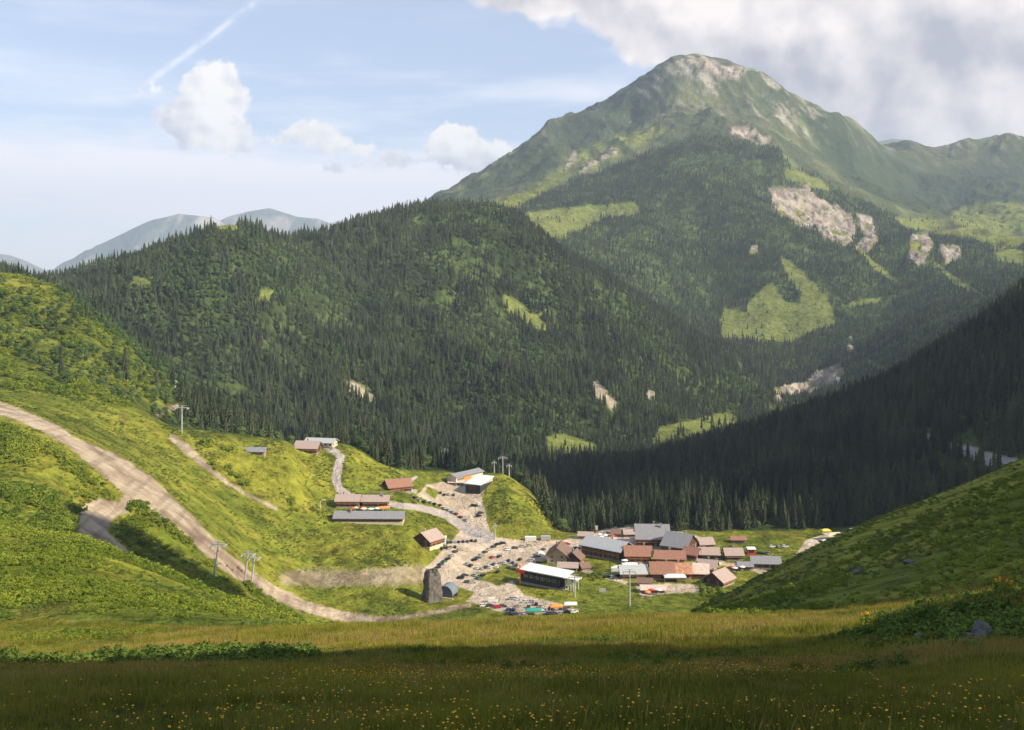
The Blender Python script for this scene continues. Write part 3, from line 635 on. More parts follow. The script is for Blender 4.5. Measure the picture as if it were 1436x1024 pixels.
def leaf_crown(lobes, n, size, seed, flat=1.0):
    rd = random.Random(seed); V = []; Fc = []
    for _ in range(n):
        cx, cy, cz, r = rd.choice(lobes)
        d = Vector((rd.gauss(0, 1), rd.gauss(0, 1), rd.gauss(0, 1))).normalized()
        if d.z < -0.35: d.z *= -0.6
        p = Vector((cx, cy, cz)) + Vector((d.x, d.y, d.z * flat)) * r * rd.uniform(.72, 1.08)
        nn = (d + Vector((rd.uniform(-.6, .6), rd.uniform(-.6, .6), rd.uniform(-.3, .7)))).normalized()
        tx = nn.orthogonal().normalized(); ty = nn.cross(tx); an = rd.random() * 6.28
        s = size * rd.uniform(.6, 1.4); b = len(V)
        k = rd.choice((3, 4, 5))
        for i in range(k):
            q = an + 2 * math.pi * i / k; V.append(tuple(p + (tx * math.cos(q) + ty * math.sin(q)) * s * rd.uniform(.7, 1.2)))
        Fc.append(tuple(range(b, b + k)))
    return V, Fc
def trunk_mesh(h, r, seed=0, limbs=0):
    mb = MB(); rd = random.Random(seed)
    mb.tube((0, 0, -1.0), (0, 0, h * .5), r, r * .6, 6); mb.tube((0, 0, h * .5), (rd.uniform(-.2, .2), 0, h * .93), r * .6, r * .12, 6)
    for i in range(limbs):
        a = 6.28 * i / limbs + rd.random(); z = h * rd.uniform(.3, .55)
        mb.tube((0, 0, z), (math.cos(a) * h * .28, math.sin(a) * h * .28, z + h * .25), r * .4, r * .1, 5)
    return mb
PC = {}
def proto_collection(name, meshes):
    c = bpy.data.collections.new(name)
    for i, me in enumerate(meshes):
        c.objects.link(bpy.data.objects.new('%s_%02d' % (name, i), me))
    PC[name] = c; return c
def joined(name, parts):         # several (verts, faces, material) in one mesh
    V = []; Fc = []; mi = []
    me = bpy.data.meshes.new(name)
    for k, (v, f, m) in enumerate(parts):
        b = len(V); V += list(v); Fc += [tuple(b + i for i in q) for q in f]; mi += [k] * len(f); me.materials.append(m)
    me.from_pydata(V, [], Fc); me.polygons.foreach_set('material_index', mi); return me
con_shapes = [(1.0, .15, 9, 12), (1.0, .19, 8, 12), (1.0, .13, 10, 10), (1.0, .17, 9, 14), (1.0, .22, 7, 12)]
con_meshes = []
for i, (h, r, t, sg) in enumerate(con_shapes):
    V, Fc = conifer_crown(24, 24 * r, t, sg, i + 3); tk = trunk_mesh(24, .32, i)
    con_meshes.append(joined('spruce', [(V, Fc, M_needle), (tk.v, tk.f, M_bark)]))
proto_collection('spruces', con_meshes)
def tree_lobes(rd, h, r):
    return [(rd.uniform(-.45, .45) * r, rd.uniform(-.45, .45) * r, h * rd.uniform(.38, .82), r * rd.uniform(.45, .75)) for _ in range(8)]
bl_meshes = []
for i in range(4):
    rd = random.Random(50 + i); V, Fc = leaf_crown(tree_lobes(rd, 9, 3.2), 300, .55, i + 60); tk = trunk_mesh(7.5, .16, i, 4)
    bl_meshes.append(joined('broadleaf', [(V, Fc, M_leaf), (tk.v, tk.f, M_bark)]))
proto_collection('broadleaves', bl_meshes)
bu_meshes = []
for i in range(4):
    rd = random.Random(80 + i); lob = [(rd.uniform(-.7, .7), rd.uniform(-.7, .7), rd.uniform(.2, .75), rd.uniform(.35, .6)) for _ in range(7)]
    V, Fc = leaf_crown(lob, 260, .13, i + 90)
    bu_meshes.append(joined('bush', [(V, Fc, M_bush)]))
proto_collection('bushes', bu_meshes)
hb_meshes = []
for i in range(4):
    rd = random.Random(180 + i); lob = [(rd.uniform(-.8, .8), rd.uniform(-.8, .8), rd.uniform(.1, .45), rd.uniform(.25, .5)) for _ in range(8)]
    V, Fc = leaf_crown(lob, 240, .10, i + 190); hb_meshes.append(joined('herb', [(V, Fc, M_herb)]))
proto_collection('herbs', hb_meshes)
def tuft(seed, n, h, spread, wdt, head=None):
    rd = random.Random(seed); V = []; Fc = []; tips = []
    for _ in range(n):
        a = rd.random() * 6.28; x, y = rd.gauss(0, spread), rd.gauss(0, spread); L = h * rd.uniform(.5, 1.1); l = rd.uniform(.1, .55) * L
        wx, wy = -math.sin(a) * wdt, math.cos(a) * wdt; b = len(V)
        m1 = (x + math.cos(a) * l * .35, y + math.sin(a) * l * .35, L * .6); t = (x + math.cos(a) * l, y + math.sin(a) * l, L)
        V += [(x - wx, y - wy, -.03), (x + wx, y + wy, -.03), (m1[0] + wx * .7, m1[1] + wy * .7, m1[2]), (m1[0] - wx * .7, m1[1] - wy * .7, m1[2]), t]
        Fc += [(b, b + 1, b + 2, b + 3), (b + 3, b + 2, b + 4)]; tips.append(t)
    return V, Fc, tips
def blossom(c, r, rd):
    V = [c]; k = 6; t = rd.uniform(-.5, .5)
    for i in range(k):
        a = 6.28 * i / k; V.append((c[0] + r * math.cos(a), c[1] + r * math.sin(a), c[2] + r * .35 + t * r * math.cos(a)))
    return V, [(0, 1 + i, 1 + (i + 1) % k) for i in range(k)]
gr = []
for i in range(5):
    V, Fc, _ = tuft(i, 30, .19, .10, .0055); gr.append(joined('grass_tuft', [(V, Fc, M_grass if i < 4 else M_straw)]))
proto_collection('tufts', gr)
def flower_mesh(seed, m, n, h, r):
    rd = random.Random(seed); V, Fc, tips = tuft(seed, n, h, .09, .003); FV = []; FF = []
    for t in tips:
        a, f = blossom(t, r * rd.uniform(.7, 1.2), rd); b = len(FV); FV += a; FF += [tuple(b + i for i in q) for q in f]
    return joined('flower', [(V, Fc, M_grass), (FV, FF, m)])
proto_collection('yellow_blooms', [flower_mesh(20 + i, M_yellow, 3 + i, (.20), .0065) for i in range(3)])
proto_collection('white_blooms', [flower_mesh(30 + i, M_white, 4, .18, .006) for i in range(2)])

def scatter(name, coll, pts, scl, rz, idx, label, cat=None):
    me = bpy.data.meshes.new(name); n = len(pts)
    me.vertices.add(n); me.vertices.foreach_set('co', np.asarray(pts, np.float32).ravel())
    a = me.attributes.new('scl', 'FLOAT_VECTOR', 'POINT'); a.data.foreach_set('vector', np.asarray(scl, np.float32).ravel())
    a = me.attributes.new('rot', 'FLOAT_VECTOR', 'POINT'); r3 = np.zeros((n, 3), np.float32); r3[:, 2] = rz; a.data.foreach_set('vector', r3.ravel())
    a = me.attributes.new('idx', 'INT', 'POINT'); a.data.foreach_set('value', np.asarray(idx, np.int32))
    ng = bpy.data.node_groups.new(name, 'GeometryNodeTree')
    ng.interface.new_socket('Geometry', in_out='INPUT', socket_type='NodeSocketGeometry'); ng.interface.new_socket('Geometry', in_out='OUTPUT', socket_type='NodeSocketGeometry')
    N_ = ng.nodes; L_ = ng.links
    gi = N_.new('NodeGroupInput'); go = N_.new('NodeGroupOutput')
    ci = N_.new('GeometryNodeCollectionInfo'); ci.inputs['Collection'].default_value = PC[coll]
    ci.inputs['Separate Children'].default_value = True; ci.inputs['Reset Children'].default_value = True
    ip = N_.new('GeometryNodeInstanceOnPoints'); ip.inputs['Pick Instance'].default_value = True
    def attr(nm, t):
        q = N_.new('GeometryNodeInputNamedAttribute'); q.data_type = t; q.inputs['Name'].default_value = nm; return q.outputs['Attribute']
    L_.new(gi.outputs[0], ip.inputs['Points']); L_.new(ci.outputs[0], ip.inputs['Instance'])
    L_.new(attr('idx', 'INT'), ip.inputs['Instance Index']); L_.new(attr('scl', 'FLOAT_VECTOR'), ip.inputs['Scale']); L_.new(attr('rot', 'FLOAT_VECTOR'), ip.inputs['Rotation'])
    L_.new(ip.outputs[0], go.inputs[0])
    o = link(bpy.data.objects.new(name, me)); md = o.modifiers.new('scatter', 'NODES'); md.node_group = ng
    o['kind'] = 'stuff'; o['label'] = label; o['category'] = cat or name.replace('_', ' ')
    return o
rng = np.random.default_rng(11)
def jitter(y0, y1, sp, u0=-60, u1=1496):
    s0, s1 = (u0 - U0) / F, (u1 - U0) / F
    ys = np.arange(y0, y1, sp); X = []; Y = []
    for y in ys:
        xs = np.arange(s0 * y, s1 * y, sp); X.append(xs + rng.uniform(-.48, .48, len(xs)) * sp); Y.append(y + rng.uniform(-.48, .48, len(xs)) * sp)
    return np.concatenate(X), np.clip(np.concatenate(Y), 2.2, 7900)
def px(X, Y, Z=None):
    Z = ground(X, Y) if Z is None else Z
    return U0 + F * X / Y, V0 - F * Z / Y

# ---- woods
fx, fy_ = np.meshgrid(np.arange(110, 330, 7.), np.arange(-150, 10, 7.)); fx = (fx + rng.uniform(-3, 3, fx.shape)).ravel(); fy_ = (fy_ + rng.uniform(-3, 3, fy_.shape)).ravel()  # unseen wood added so the hill's shadow edge turns irregular
kk = (fbm(fx, fy_, 30, 3, 29) > -.02); fx, fy_ = fx[kk], fy_[kk]
scatter('spruce_forest', 'spruces', np.stack([fx, fy_, back_z(fx, fy_) - .5], 1), np.repeat(rng.uniform(.5, 1.0, len(fx))[:, None], 3, 1), rng.uniform(0, 6.28, len(fx)), rng.integers(0, 5, len(fx)), 'unseen spruce wood added on the steep hill behind the viewer to fray its shadow')
TX, TY, TH, TK = [], [], [], []       # position, height, kind (0 spruce, 1 broadleaf)
for (y0, y1, sp) in ((545, 1000, 5.6), (1000, 1500, 5.4), (1500, 2330, 6.1), (2330, 4100, 8.2)):
    X, Y = jitter(y0, y1, sp); Z = ground(X, Y); u, v = px(X, Y, Z)
    p = woodland(u, v, Y, X)
    thin = fbm(X, Y, 70 if y0 < 2000 else 140, 4, 21) + .5
    p = np.maximum(p, .035 * any_mask(u, v, Y, CLEAR)); keep = rng.random(len(X)) < p * np.where(thin < .42, .42, .88)
    # how much broadleaf
    b = 0.04 + 0.48 * sstep(fbm(X, Y, 110, 5, 22, .6) + .5, .50, .62)
    spur = (Y < 1000) & (u < 520)
    b = np.where(spur, np.clip(.92 - sstep(u, 200, 330) * .55 * (v < 620) - (1 - sstep(v, 385, 425)) * .6 * (u > 50), 0, 1), b)
    b = np.where(spur & (v > 597) & (u > 280), .5, b)
    b = np.where((Y < 1000) & (mask(u, v, Y, [(-80, 372), (60, 388), (120, 432), (190, 500), (250, 548), (240, 600), (-80, 560)], 520, 1000, 2, 0) > .5), .985, b)
    b = np.where((Y < 1480) & (u > 760), .03, b)
    b = np.where((Y < 740) & (u > 500) & (u < 830), .35, b)
    b = np.where((Y > 1200) & (Y < 1700) & (u > 150) & (u < 440) & (v < 470), .35 + .5 * sstep(fbm(X, Y, 60, 4, 24) + .5, .42, .58), b)
    b = np.where((Y > 2330), b * .5, b); b = np.where((Y > 1600) & (u > 1180), b + .3, b)
    kd = (rng.random(len(X)) < b).astype(int)
    hidden_px = hidden(X, Y)
    hh = np.where(kd == 0, (9.5 + 12.5 * rng.random(len(X)) ** 1.5) * np.where(Y < 1000, 1.12, 1) * np.where(Y > 2330, .85, 1) * (.8 + .5 * (fbm(X, Y, 90, 3, 25) + .5)), rng.uniform(5, 10.5, len(X)))
    hh = np.where((Y < 1000) & (kd == 1) & (u < 300), rng.uniform(3.5, 8, len(X)), hh)
    hh = np.where((Y < 1000) & (u > 740) & (kd == 0), hh * 1.05, hh)
    keep &= hidden_px < hh * F / Y * 1.25 + 8
    keep &= (u > -50) & (u < 1490)
    TX.append(X[keep]); TY.append(Y[keep]); TH.append(hh[keep]); TK.append(kd[keep])
TX, TY, TH, TK = map(np.concatenate, (TX, TY, TH, TK)); TZ = ground(TX, TY)
hid = hidden(TX, TY); tu, tv = px(TX, TY, TZ)
def place_wood(kind, coll, stuffname, label, base_h, proto_meshes, ind_name, ind_cat, ind_label, n_ind):
    sel = np.nonzero(TK == kind)[0]
    inview = (tu[sel] > 4) & (tu[sel] < 1432) & (hid[sel] < 4)
    size = np.where(inview, TH[sel] / TY[sel], 0)
    order = np.argsort(-size); ind = sel[order[:n_ind]]; restt = sel[order[n_ind:]]
    n = len(restt); sc = TH[restt] / base_h
    w_ = rng.uniform(.85, 1.25, n)
    idx = rng.integers(0, len(proto_meshes), n)
    scatter(stuffname, coll, np.stack([TX[restt], TY[restt], TZ[restt] - .3], 1), np.stack([sc * w_, sc * w_, sc], 1), rng.uniform(0, 6.28, n), idx, label)
    for i in ind:
        k = int(rng.integers(0, len(proto_meshes))); crown, trunk = proto_meshes[k]
        t = empty(ind_name, (TX[i], TY[i], TZ[i] - .3), float(rng.uniform(0, 6.28)))
        s_ = TH[i] / base_h; w2 = float(rng.uniform(.9, 1.2)); t.scale = (s_ * w2, s_ * w2, s_)
        c = link(bpy.data.objects.new('crown', crown), t); k2 = link(bpy.data.objects.new('trunk', trunk), t)
        lab, grp = ind_label(tu[i], tv[i], TY[i]); tag(t, lab, ind_cat, grp)
    return len(sel)
con_ind = []
for i, (h, r, t, sg) in enumerate(con_shapes):
    V, Fc = conifer_crown(24, 24 * r, t + 5, sg + 4, i + 33); con_ind.append((raw_mesh('spruce_crown', V, Fc, M_needle), trunk_mesh(24, .32, i).mesh('spruce_trunk', M_bark)))
bl_ind = []
for i in range(4):
    rd = random.Random(150 + i); V, Fc = leaf_crown(tree_lobes(rd, 9, 3.2), 700, .36, i + 160); bl_ind.append((raw_mesh('leafy_crown', V, Fc, M_leaf), trunk_mesh(7.5, .16, i, 4).mesh('leafy_trunk', M_bark)))
def near_of(u, table):
    return next(t for lim, t in table if u < lim)
BACK = [(830, 'white lift cabin'), (885, 'long grey restaurant roof'), (930, 'left half of the grey hotel'), (985, 'right half of the grey hotel'), (1050, 'low shed with red-brown roof'), (1120, 'reddish rail fence'), (1190, 'cream marquee'), (9999, 'grassy shoulder at the far right')]
def con_label(u, v, Y):
    if u < 640:
        n = near_of(u, [(120, 'the far left grassy spur'), (300, 'the tall ridge pylon'), (420, 'the violet-roofed hut'), (480, 'the upper pinkish chalet'), (570, 'the upper road bend'), (9999, 'the knoll lift stations')])
        return 'dark spruce in the wood behind ' + n, 'spruces behind ' + n
    if u < 790: return 'spruce at the wood edge beyond the green knoll and its pylons', 'spruces beyond the green knoll'
    n = near_of(u, BACK)
    row = 'front-row' if Y < 722 else ('second-row' if Y < 745 else 'deeper standing')
    return row + ' spruce in the dark wood behind the ' + n, row + ' spruces behind the ' + n
def bl_label(u, v, Y):
    if u < 640:
        n = near_of(u, [(60, 'on the bushy slope at the far left picture edge'), (170, 'on the bushy far left slope above the dirt track'), (260, 'on the spur left of the tall ridge pylon'), (340, 'right of the tall ridge pylon'), (420, 'behind the violet-roofed hut'), (480, 'behind the upper pinkish chalet'), (560, 'above the upper road bend'), (9999, 'behind the rosy-roofed chalet')])
        return 'leafy tree ' + n, 'leafy trees ' + n
    n = near_of(u, [(730, 'on top of the green knoll beside its pylons'), (770, 'on the upper right flank of the green knoll'), (800, 'on the lower right flank of the green knoll'), (9999, 'behind the white lift cabin')])
    return 'leafy tree ' + n, 'leafy trees ' + n
nc_ = place_wood(0, 'spruces', 'spruce_forest', 'dense spruce forest covering the hills and the foot of the mountain', 24, con_ind, 'spruce_tree', 'tree', con_label, 300)
nb_ = place_wood(1, 'broadleaves', 'broadleaf_woodland', 'lighter green broadleaf trees mixed among the dark spruces', 9, bl_ind, 'leafy_tree', 'tree', bl_label, 300)
print('trees', nc_, nb_)

# ---- bushes on the slopes
BUSHY = [  # (outline, y0, y1, density)
 ([(-60, 735), (0, 732), (100, 745), (200, 790), (300, 830), (400, 868), (440, 884), (380, 890), (250, 892), (100, 905), (-60, 915)], 105, 290, 1.0),
 ([(-60, 595), (0, 590), (60, 625), (110, 655), (150, 690), (160, 700), (130, 705), (108, 720), (105, 745), (60, 745), (-60, 745)], 280, 450, .9),
 ([(185, 700), (205, 712), (260, 757), (300, 790), (340, 820), (385, 845), (430, 872), (400, 875), (330, 850), (250, 815), (200, 785), (160, 745), (180, 725)], 230, 470, .8),
 ([(0, 375), (60, 385), (120, 425), (200, 500), (240, 530), (210, 575), (100, 560), (0, 545)], 540, 960, .5),
 ([(282, 618), (330, 632), (350, 660), (370, 690), (330, 680), (295, 655)], 520, 720, .35), ([(385, 690), (412, 695), (418, 720), (395, 712)], 480, 720, .6),
 ([(770, 690), (800, 700), (830, 735), (800, 740), (775, 745), (755, 725), (750, 705)], 600, 800, .5),
 ([(1050, 838), (1150, 800), (1250, 740), (1436, 660), (1500, 650), (1500, 880), (1300, 850), (1180, 870), (1000, 872), (985, 850)], 105, 345, .20),
 ([(828, 808), (870, 815), (885, 838), (850, 842), (830, 825)], 450, 620, .5), ([(980, 815), (1010, 822), (1020, 850), (985, 860)], 280, 620, .6),
]
BX, BY, BS = [], [], []
for (y0, y1, sp, s0, s1) in ((108, 300, 1.0, .38, .95), (300, 480, 1.8, .8, 1.8), (480, 960, 3.0, 1.1, 2.4)):
    X, Y = jitter(y0, y1, sp); u, v = px(X, Y)
    d = np.zeros(len(X))
    for (poly, a, b, dn) in BUSHY: d = np.maximum(d, dn * mask(u, v, Y, poly, a, b, 3, 5, 25))
    cl = sstep(fbm(X, Y, 14, 4, 41) + .5, .35, .62)
    keep = (rng.random(len(X)) < d * cl * 1.1) & (hidden(X, Y) < 10)
    BX.append(X[keep]); BY.append(Y[keep]); BS.append(rng.uniform(s0, s1, keep.sum()) * (.6 + .6 * cl[keep]))
BX, BY, BS = map(np.concatenate, (BX, BY, BS)); n = len(BX); print('bushes', n)
BS = np.where(BX > 0, BS * .8, BS); BS = np.where(BX < 0, BS * np.interp(BY, [105, 140, 200], [.45, .8, 1.15]), BS)
bi_ = rng.integers(0, 4, n); bz = ground(BX, BY)
vis = (hidden(BX, BY) < 2) & (np.abs(BX / BY) < .5); order = np.argsort(-np.where(vis, BS / BY, 0))
first, restb = order[:300], order[300:]
scatter('bushes', 'bushes', np.stack([BX, BY, bz - .05], 1)[restb], np.stack([BS * 1.1, BS * 1.1, BS], 1)[restb], rng.uniform(0, 6.28, len(restb)), bi_[restb], 'low green alder and bilberry scrub growing over the open slopes')
for i in first:
    o = link(bpy.data.objects.new('bush', bu_meshes[int(bi_[i])])); o.location = (BX[i], BY[i], bz[i] - .05); o.rotation_euler = (0, 0, rng.uniform(0, 6.28)); s_ = BS[i]; o.scale = (s_ * 1.1, s_ * 1.1, s_)
    bu_, bv_ = U0 + F * BX[i] / BY[i], V0 - F * bz[i] / BY[i]
    part_ = near_of(bu_, [(110, 'far left part'), (220, 'left part'), (330, 'middle part'), (718, 'right tip')]) if BX[i] < 0 else near_of(bu_, [(1060, 'lowest tip beside the village'), (1170, 'lower part'), (1300, 'middle part'), (9999, 'upper right part')])
    hi_ = 'near the foot' if BY[i] < 150 else 'higher up'
    if BX[i] < 0: tag(o, 'bright green bush ' + hi_ + ' in the ' + part_ + ' of the sunlit left hill', 'bush', 'bushes ' + hi_ + ' in the ' + part_ + ' of the sunlit left hill')
    else: tag(o, 'dark green bush ' + hi_ + ', ' + part_ + ' of the shaded right slope', 'bush', 'bushes ' + hi_ + ', ' + part_ + ' of the shaded right slope')

# low herbs over the open slopes
X, Y = jitter(118, 720, 1.7); u, v = px(X, Y)
ww = woodland(u, v, Y, X); op = any_mask(u, v, Y, DIRT + ROAD + PARK, soft=1.0, rough=0)
keep = (ww < .3) & (op < .1) & (hidden(X, Y) < 3) & (rng.random(len(X)) < .10 + .7 * sstep(fbm(X, Y, 22, 5, 61, .6) + .5, .50, .66)) & ~((Y > 450) & (u > 575) & (u < 1130) & (v > 735))
X, Y = X[keep], Y[keep]; n = len(X); print('herbs', n); s_ = rng.uniform(.25, .75, n) * np.interp(Y, [118, 700], [.8, 1.5])
scatter('slope_herbs', 'herbs', np.stack([X, Y, ground(X, Y) - .03], 1), np.stack([s_ * 1.4, s_ * 1.4, s_ * .8], 1), rng.uniform(0, 6.28, n), rng.integers(0, 4, n), 'tussocks and low herbs speckling the open grassy slopes', 'herbs')
# ---- meadow grass and flowers
def meadow_pts(y0, y1, sp, clump=None, lo=.3, hi=.6, u0=-30, u1=1466):
    X, Y = jitter(y0, y1, sp, u0, u1); keep = hidden(X, Y) < 12
    if clump: keep &= rng.random(len(X)) < sstep(fbm(X, Y, clump, 3, 51) + .5, lo, hi)
    X, Y = X[keep], Y[keep]; return X, Y, ground(X, Y)
def sc3(a, b, n): s_ = rng.uniform(a, b, n); return np.stack([s_, s_, s_ * rng.uniform(.8, 1.2, n)], 1)
P_, S_, I_ = [], [], []
for (a, b, sp, s0, s1) in ((2.6, 14, .095, .45, .9), (14, 30, .15, .55, 1.05), (30, 60, .27, .8, 1.4), (60, 122, .50, 1.2, 2.0)):
    X, Y, Z = meadow_pts(a, b, sp, u0=-500 if a < 20 else -150, u1=1950 if a < 20 else 1600); kk = rng.random(len(X)) < .60 + .40 * sstep(.6 * fbm(X, Y, 1.1, 3, 57) + .7 * fbm(X, Y, 4.5, 3, 59) + .5, .34, .52); X, Y, Z = X[kk], Y[kk], Z[kk]; n = len(X); P_.append(np.stack([X, Y, Z], 1))
    hgt = .50 + 1.0 * sstep(fbm(X, Y, 3.0, 4, 52) + .5, .3, .7)
    S_.append(sc3(s0, s1, n) * hgt[:, None]); dry = fbm(X, Y, 5, 3, 53) + .5
    I_.append(np.where(rng.random(n) < .10 + .75 * sstep(dry, .48, .62), 4, rng.integers(0, 4, n)))
P_, S_, I_ = map(np.concatenate, (P_, S_, I_)); print('tufts', len(P_))
scatter('grass', 'tufts', P_, S_, rng.uniform(0, 6.28, len(P_)), I_, 'rough summer grass of the near meadow')
fl = []
for (a, b, sp) in ((6, 16, .24), (16, 40, .36), (40, 70, .8)):
    fl.append(np.stack(meadow_pts(a, b, sp, 3.5, .42, .75), 1))
fl = np.concatenate(fl); n = len(fl)
scatter('yellow_flowers', 'yellow_blooms', fl, sc3(.8, 1.5, n), rng.uniform(0, 6.28, n), rng.integers(0, 3, n), 'yellow and orange arnica flowers dotted over the near meadow', 'flowers')
X, Y, Z = meadow_pts(6, 40, .8, 3.0, .5, .8); n = len(X)
scatter('white_flowers', 'white_blooms', np.stack([X, Y, Z], 1), sc3(.8, 1.4, n), rng.uniform(0, 6.28, n), rng.integers(0, 2, n), 'small white flowers among the near meadow grass', 'flowers')
# herbs and bilberry tussocks in the meadow (dark tufts at its left rim, bright ones on the right mound)
X, Y = jitter(6, 60, .34); u, v = px(X, Y)
d = .8 * mask(u, v, Y, [(130, 905), (270, 888), (420, 885), (400, 905), (300, 915), (250, 940), (130, 935)], 20, 70, 4, 8, 20)
d = np.maximum(d, .9 * mask(u, v, Y, [(1215, 872), (1300, 852), (1436, 834), (1480, 830), (1480, 915), (1380, 905), (1300, 885)], 18, 60, 3, 6, 20))
d = np.maximum(d, .9 * sstep(fbm(X, Y, 7, 3, 58) + .5, .44, .56) * (Y < 48)); keep = rng.random(len(X)) < d * sstep(fbm(X, Y, 1.8, 3, 55) + .5, .3, .6)
X, Y = X[keep], Y[keep]; n = len(X)
scatter('meadow_herbs', 'herbs', np.stack([X, Y, ground(X, Y) - .05], 1), sc3(.12, .30, n) * (np.interp(Y, [6, 14, 25], [.35, .6, 1.0]))[:, None] * (1 + .8 * sstep(X / Y, .3, .4) * sstep(Y, 20, 26) + 1.6 * (X / Y < -.2) * sstep(Y, 30, 42))[:, None], rng.uniform(0, 6.28, n), rng.integers(0, 4, n), 'low leafy herbs and bilberry tussocks in the near meadow', 'herbs')
# ================================================================== VILLAGE
W_BROWN = plain('dark_timber', (.105, .060, .038), .85, .45, 2, (1, 1, 9))
W_RED = plain('red_brown_timber', (.24, .105, .055), .85, .35, 2, (1, 1, 9))
W_ORANGE = plain('honey_timber', (.42, .21, .10), .85, .3, 2, (1, 1, 9))
W_CREAM = plain('cream_render', (.62, .54, .40), .9, .15, 1)
W_TAN = plain('tan_timber', (.52, .40, .29), .85, .25, 2, (9, 1, 1))
W_DARK = plain('charcoal_cladding', (.045, .048, .055), .7, .3, 2)
STONE = plain('rubble_stone', (.34, .30, .26), .9, .4, 1.6, None, 0, .6)
R_PINK = plain('weathered_pinkish_shingle', (.40, .31, .28), .85, .22, 1.2, (1, 3, 3), 0, .4)
R_GREY = plain('grey_slate', (.25, .25, .27), .7, .25, 1.0, (1, 3, 3), 0, .4)
R_LGREY = plain('pale_grey_metal', (.48, .49, .50), .5, .12, .8, (4, 1, 1), .2)
R_REDB = plain('red_brown_roofing', (.31, .165, .12), .8, .25, 1.0, (1, 3, 3), 0, .4)
R_ORNG = plain('rusty_orange_roofing', (.46, .24, .15), .8, .35, .6, None, 0, .4)
R_PALE = plain('pale_pink_roofing', (.62, .48, .42), .8, .2, .8, None, 0, .4)
R_WHITE = plain('white_sheet_roofing', (.80, .79, .78), .5, .06, .8)
R_BROWN = plain('brown_shingle', (.20, .135, .11), .85, .3, 1.2, (1, 3, 3), 0, .4)
M_glass, _n, _b = mat('window_glass', .08); _b.inputs['Base Color'].default_value = (.03, .035, .045, 1); _b.inputs['Specular IOR Level'].default_value = .6
M_frame = plain('pale_joinery', (.55, .48, .38), .7, .15)
M_wht = plain('white_paint', (.80, .79, .76), .6, .06); M_red = plain('red_paint', (.62, .07, .05), .6, .15); M_org = plain('orange_awning', (.85, .30, .09), .8, .15)
M_yel = plain('yellow_cloth', (.85, .60, .10), .8, .15); M_teal = plain('teal_canvas', (.06, .30, .24), .8, .2); M_steel = plain('galvanised_steel', (.50, .52, .53), .5, .12, 2, None, .3)
M_rail = plain('grey_timber', (.32, .27, .22), .85, .3, 3)

def window(parent, x, y, z, ww, wh, face):           # face: 'front' (-y), 'back', 'left', 'right'
    fr = MB(); gl = MB(); t = .08; ca = {'front': 0, 'right': math.pi / 2, 'back': math.pi, 'left': -math.pi / 2}[face]
    M = Matrix.Translation((x, y, z)) @ Matrix.Rotation(ca, 4, 'Z')
    for a in ((-ww/2 - t, -ww/2, -wh/2 - t, wh/2 + t), (ww/2, ww/2 + t, -wh/2 - t, wh/2 + t), (-ww/2, ww/2, -wh/2 - t, -wh/2), (-ww/2, ww/2, wh/2, wh/2 + t), (-.03, .03, -wh/2, wh/2)):
        fr.box(a[0], a[1], -.07, .02, a[2], a[3], M)
    gl.box(-ww/2 + .002, ww/2 - .002, -.03, .01, -wh/2 + .002, wh/2 - .002, M)
    f = fr.build('window', M_frame, parent); gl.build('pane', M_glass, f); return f

